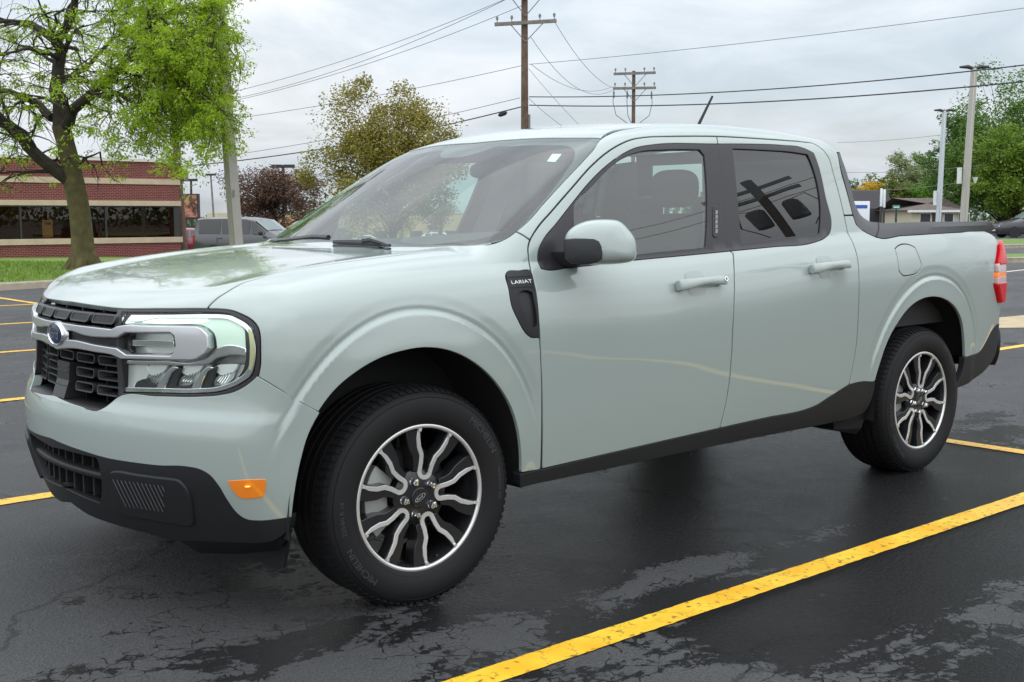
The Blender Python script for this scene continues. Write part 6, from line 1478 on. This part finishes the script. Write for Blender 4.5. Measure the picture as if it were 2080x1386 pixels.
def vehicle(kind,name,loc,ang,col,label,cat,scale=1,low=None,rough=.35):
    S=CKINDS[kind]; pm=mat('car_'+name+label[:12].replace(' ','_'),col,rough,coat=.8); o=empty(name,tuple(loc),ang,label,cat,'parked vehicles' if False else None); o.scale=(scale,)*3
    A=np.array(S)[::-1]; xs=A[:,0]
    g=lambda x,k: float(np.interp(x,xs,A[:,k]))
    V=[];n=0
    def ring(x,zb,zs,zr,w,wr):
        h=[(w-.06,zb),(w-.01,zb+.16),(w,(zb+zs)/2+.06),(w-.025,zs-.05),(w-.07,zs),(wr+.02,max(zs+.01,zr-.07)),(wr-.10,max(zs+.015,zr-.005)),(0,max(zs+.02,zr+.01))]
        return [(x,y,z) for y,z in h]+[(x,-y,z) for y,z in h[-2::-1]]
    Rg=[ring(*s) for s in S]; n=len(Rg[0]); V=[p for r in Rg for p in r]
    F=[(i*n+k,i*n+k+1,(i+1)*n+k+1,(i+1)*n+k) for i in range(len(S)-1) for k in range(n-1)]+[(i*n,(i+1)*n,(i+1)*n+n-1,i*n+n-1) for i in range(len(S)-1)]+[tuple(range(n)),tuple((len(S)-1)*n+k for k in range(n))]
    mb=MB(); mb.add(V,F); body=mb.obj('body',pm,o,smooth=True,angle=38)
    def sidept(x,t,s,off=.008):
        zs,zr,w,wr=g(x,2),g(x,3),g(x,4),g(x,5); y0,z0=w-.07,zs; y1,z1=wr+.02,max(zs+.01,zr-.07); return (x,s*(y0+(y1-y0)*t+off),z0+(z1-z0)*t+off*.4)
    for s in (-1,1):
        for (a,b) in CWIN[kind]:
            P=[];k=6
            for i in range(k+1): x=a+(b-a)*i/k; P.append((sidept(x,.08,s),sidept(x,.93,s)))
            V=[p[0] for p in P]+[p[1] for p in P]; F=[(i,i+1,k+2+i,k+1+i) for i in range(k)]
            if b>CWS[kind][1]+.1 and kind!='x':   # raked front quarter follows the screen
                pass
            mesh_obj('side_window',V,F,CGL,o)
        for x in (1.42,-1.42 if kind!='van' else -1.40):
            w=g(x,4); wh=MB(); wh.lathe([(.20,-.03),(.30,-.02),(.335,.02),(.34,.10),(.335,.18),(.2,.2)],24,'y'); 
            wo=empty('wheel',(x,s*(w-.02),.34)); wo.parent=o; wo.rotation_euler=(0,0,0 if s<0 else math.pi); wh.obj('tyre',CTY,wo,smooth=True)
            mb=MB(); mb.lathe([(.001,-.01),(.06,-.02),(.08,.0),(.20,-.012),(.215,-.03)],15,'y'); mb.obj('rim',CRM,wo)
            mb=MB(); mb.lathe([(.001,0),(.385,0)],24,'y'); q=mb.obj('wheel_arch',CTY,o); q.location=(x,s*(w+.004),.36)
        mb=MB(); xm=CWS[kind][0]-.15; V,F=superblob((xm,s*(g(xm,4)+.10),g(xm,2)+.10),(.07,.11,.085),(3,3,3),12,8); mb.add(V,F); mb.obj('wing_mirror',pm if kind!='van' else CTY,o,smooth=True)
        mb=MB(); x0=S[1][0]; V,F=superblob((x0-.06,s*.60,.74 if kind!='car' else .60),(.10,.16,.075),(3,3,3),12,8); mb.add(V,F); mb.obj('headlamp',mat('car_lamp',(.7,.72,.72),.1,metal=.5),o,smooth=True)
        xr=S[-2][0]; mb=MB(); mb.box((xr+.03,s*(g(xr+.05,4)-.06),.95 if kind!='car' else .80),(.10,.12,.34 if kind!='car' else .14)); mb.obj('tail_lamp',mat('car_tail',(.30,.01,.01),.2),o,bevel=.02)
        for k in range(2):
            xd=(-.1,-1.05)[k]; mb=MB(); mb.box((xd,s*(g(xd,4)-.022),g(xd,2)-.12),(.20,.04,.035)); mb.obj('door_handle',pm,o,bevel=.008)
            mb=MB(); mb.box((xd+ -.16,s*(g(xd,4)-.004),.72),(.010,.012,.62)); mb.obj('door_gap',CTY,o)
        mb=MB(); mb.box((0,s*(g(0,4)-.012),.36),(2.2,.05,.14)); mb.obj('sill_trim',CTY,o,bevel=.02)
    x0,x1=CWS[kind]; V=[]
    for x,t in ((x0-.03,0),(x1+.03,1)):
        zs,zr,w,wr=g(x,2),g(x,3),g(x,4),g(x,5)
        for y in (-1,-.6,0,.6,1): V.append((x+.012,y*(wr-.01),max(zs+.02,zr+.012)+.010-(.03 if abs(y)==1 else .0)))
    mesh_obj('windscreen',V,[(i,i+1,6+i,5+i) for i in range(4)],mat('car_windscreen',(.16,.20,.19),.05,spec=1.0),o)
    xr=S[-3][0]; V=[]
    for x,z in ((S[-2][0]-.02,1.18 if kind!='car' else .99),(S[-3][0]-.035,(S[-3][3]-.05))):
        for y in (-1,1): V.append((x-.02,y*.58,z))
    mesh_obj('rear_window',V,[(0,1,3,2)],CGL,o)
    mb=MB(); mb.box((S[1][0]+.05,0,.42),(.10,1.1,.16)); mb.obj('grille',CTY,o,bevel=.02)
    mb=MB(); mb.box((S[1][0]+.102,0,.50),(.01,.45,.11)); mb.obj('number_plate',mat('plate_white',(.7,.7,.7),.5),o)
    return o
def heading(a): 
    """0: facing image right, 90: facing away"""
    d=RH*math.cos(R(a))+FH*math.sin(R(a)); return math.atan2(d[1],d[0])
p=on_ground(517,48.5); p.z-=.10; vehicle('van','parked_van',p,heading(-22),(.036,.035,.042),'charcoal grey compact van parked behind the left light pole','van')
p=on_ground(366,60); vehicle('car','parked_car',p,heading(200),(.26,.012,.03),'dark red car half hidden by the brick building corner','car')
p=on_ground(640,78); vehicle('suv','parked_suv',p,heading(190),(.035,.036,.040),'dark suv showing its roof beyond the grey van','car')
p=on_ground(868,125); vehicle('suv','parked_suv',p,heading(180),(.72,.76,.76),'white suv seen whole through the truck windscreen','car')
p=on_ground(950,125); vehicle('suv','parked_suv',p,heading(185),(.72,.76,.76),'second white suv behind it, cut off by the truck pillar','car')
p=on_ground(735,120); vehicle('car','parked_car',p,heading(178),(.50,.58,.60),'pale silver car seen through the truck windscreen corner','car')
p=on_ground(2092,78); vehicle('suv','parked_suv',p,heading(183),(.022,.022,.026),'black suv on the road beyond the grass islands','car',1.0)
p=on_ground(1872,88); vehicle('car','parked_car',p,heading(180),(.12,.19,.42),'blue car showing above the truck bed rail','car')
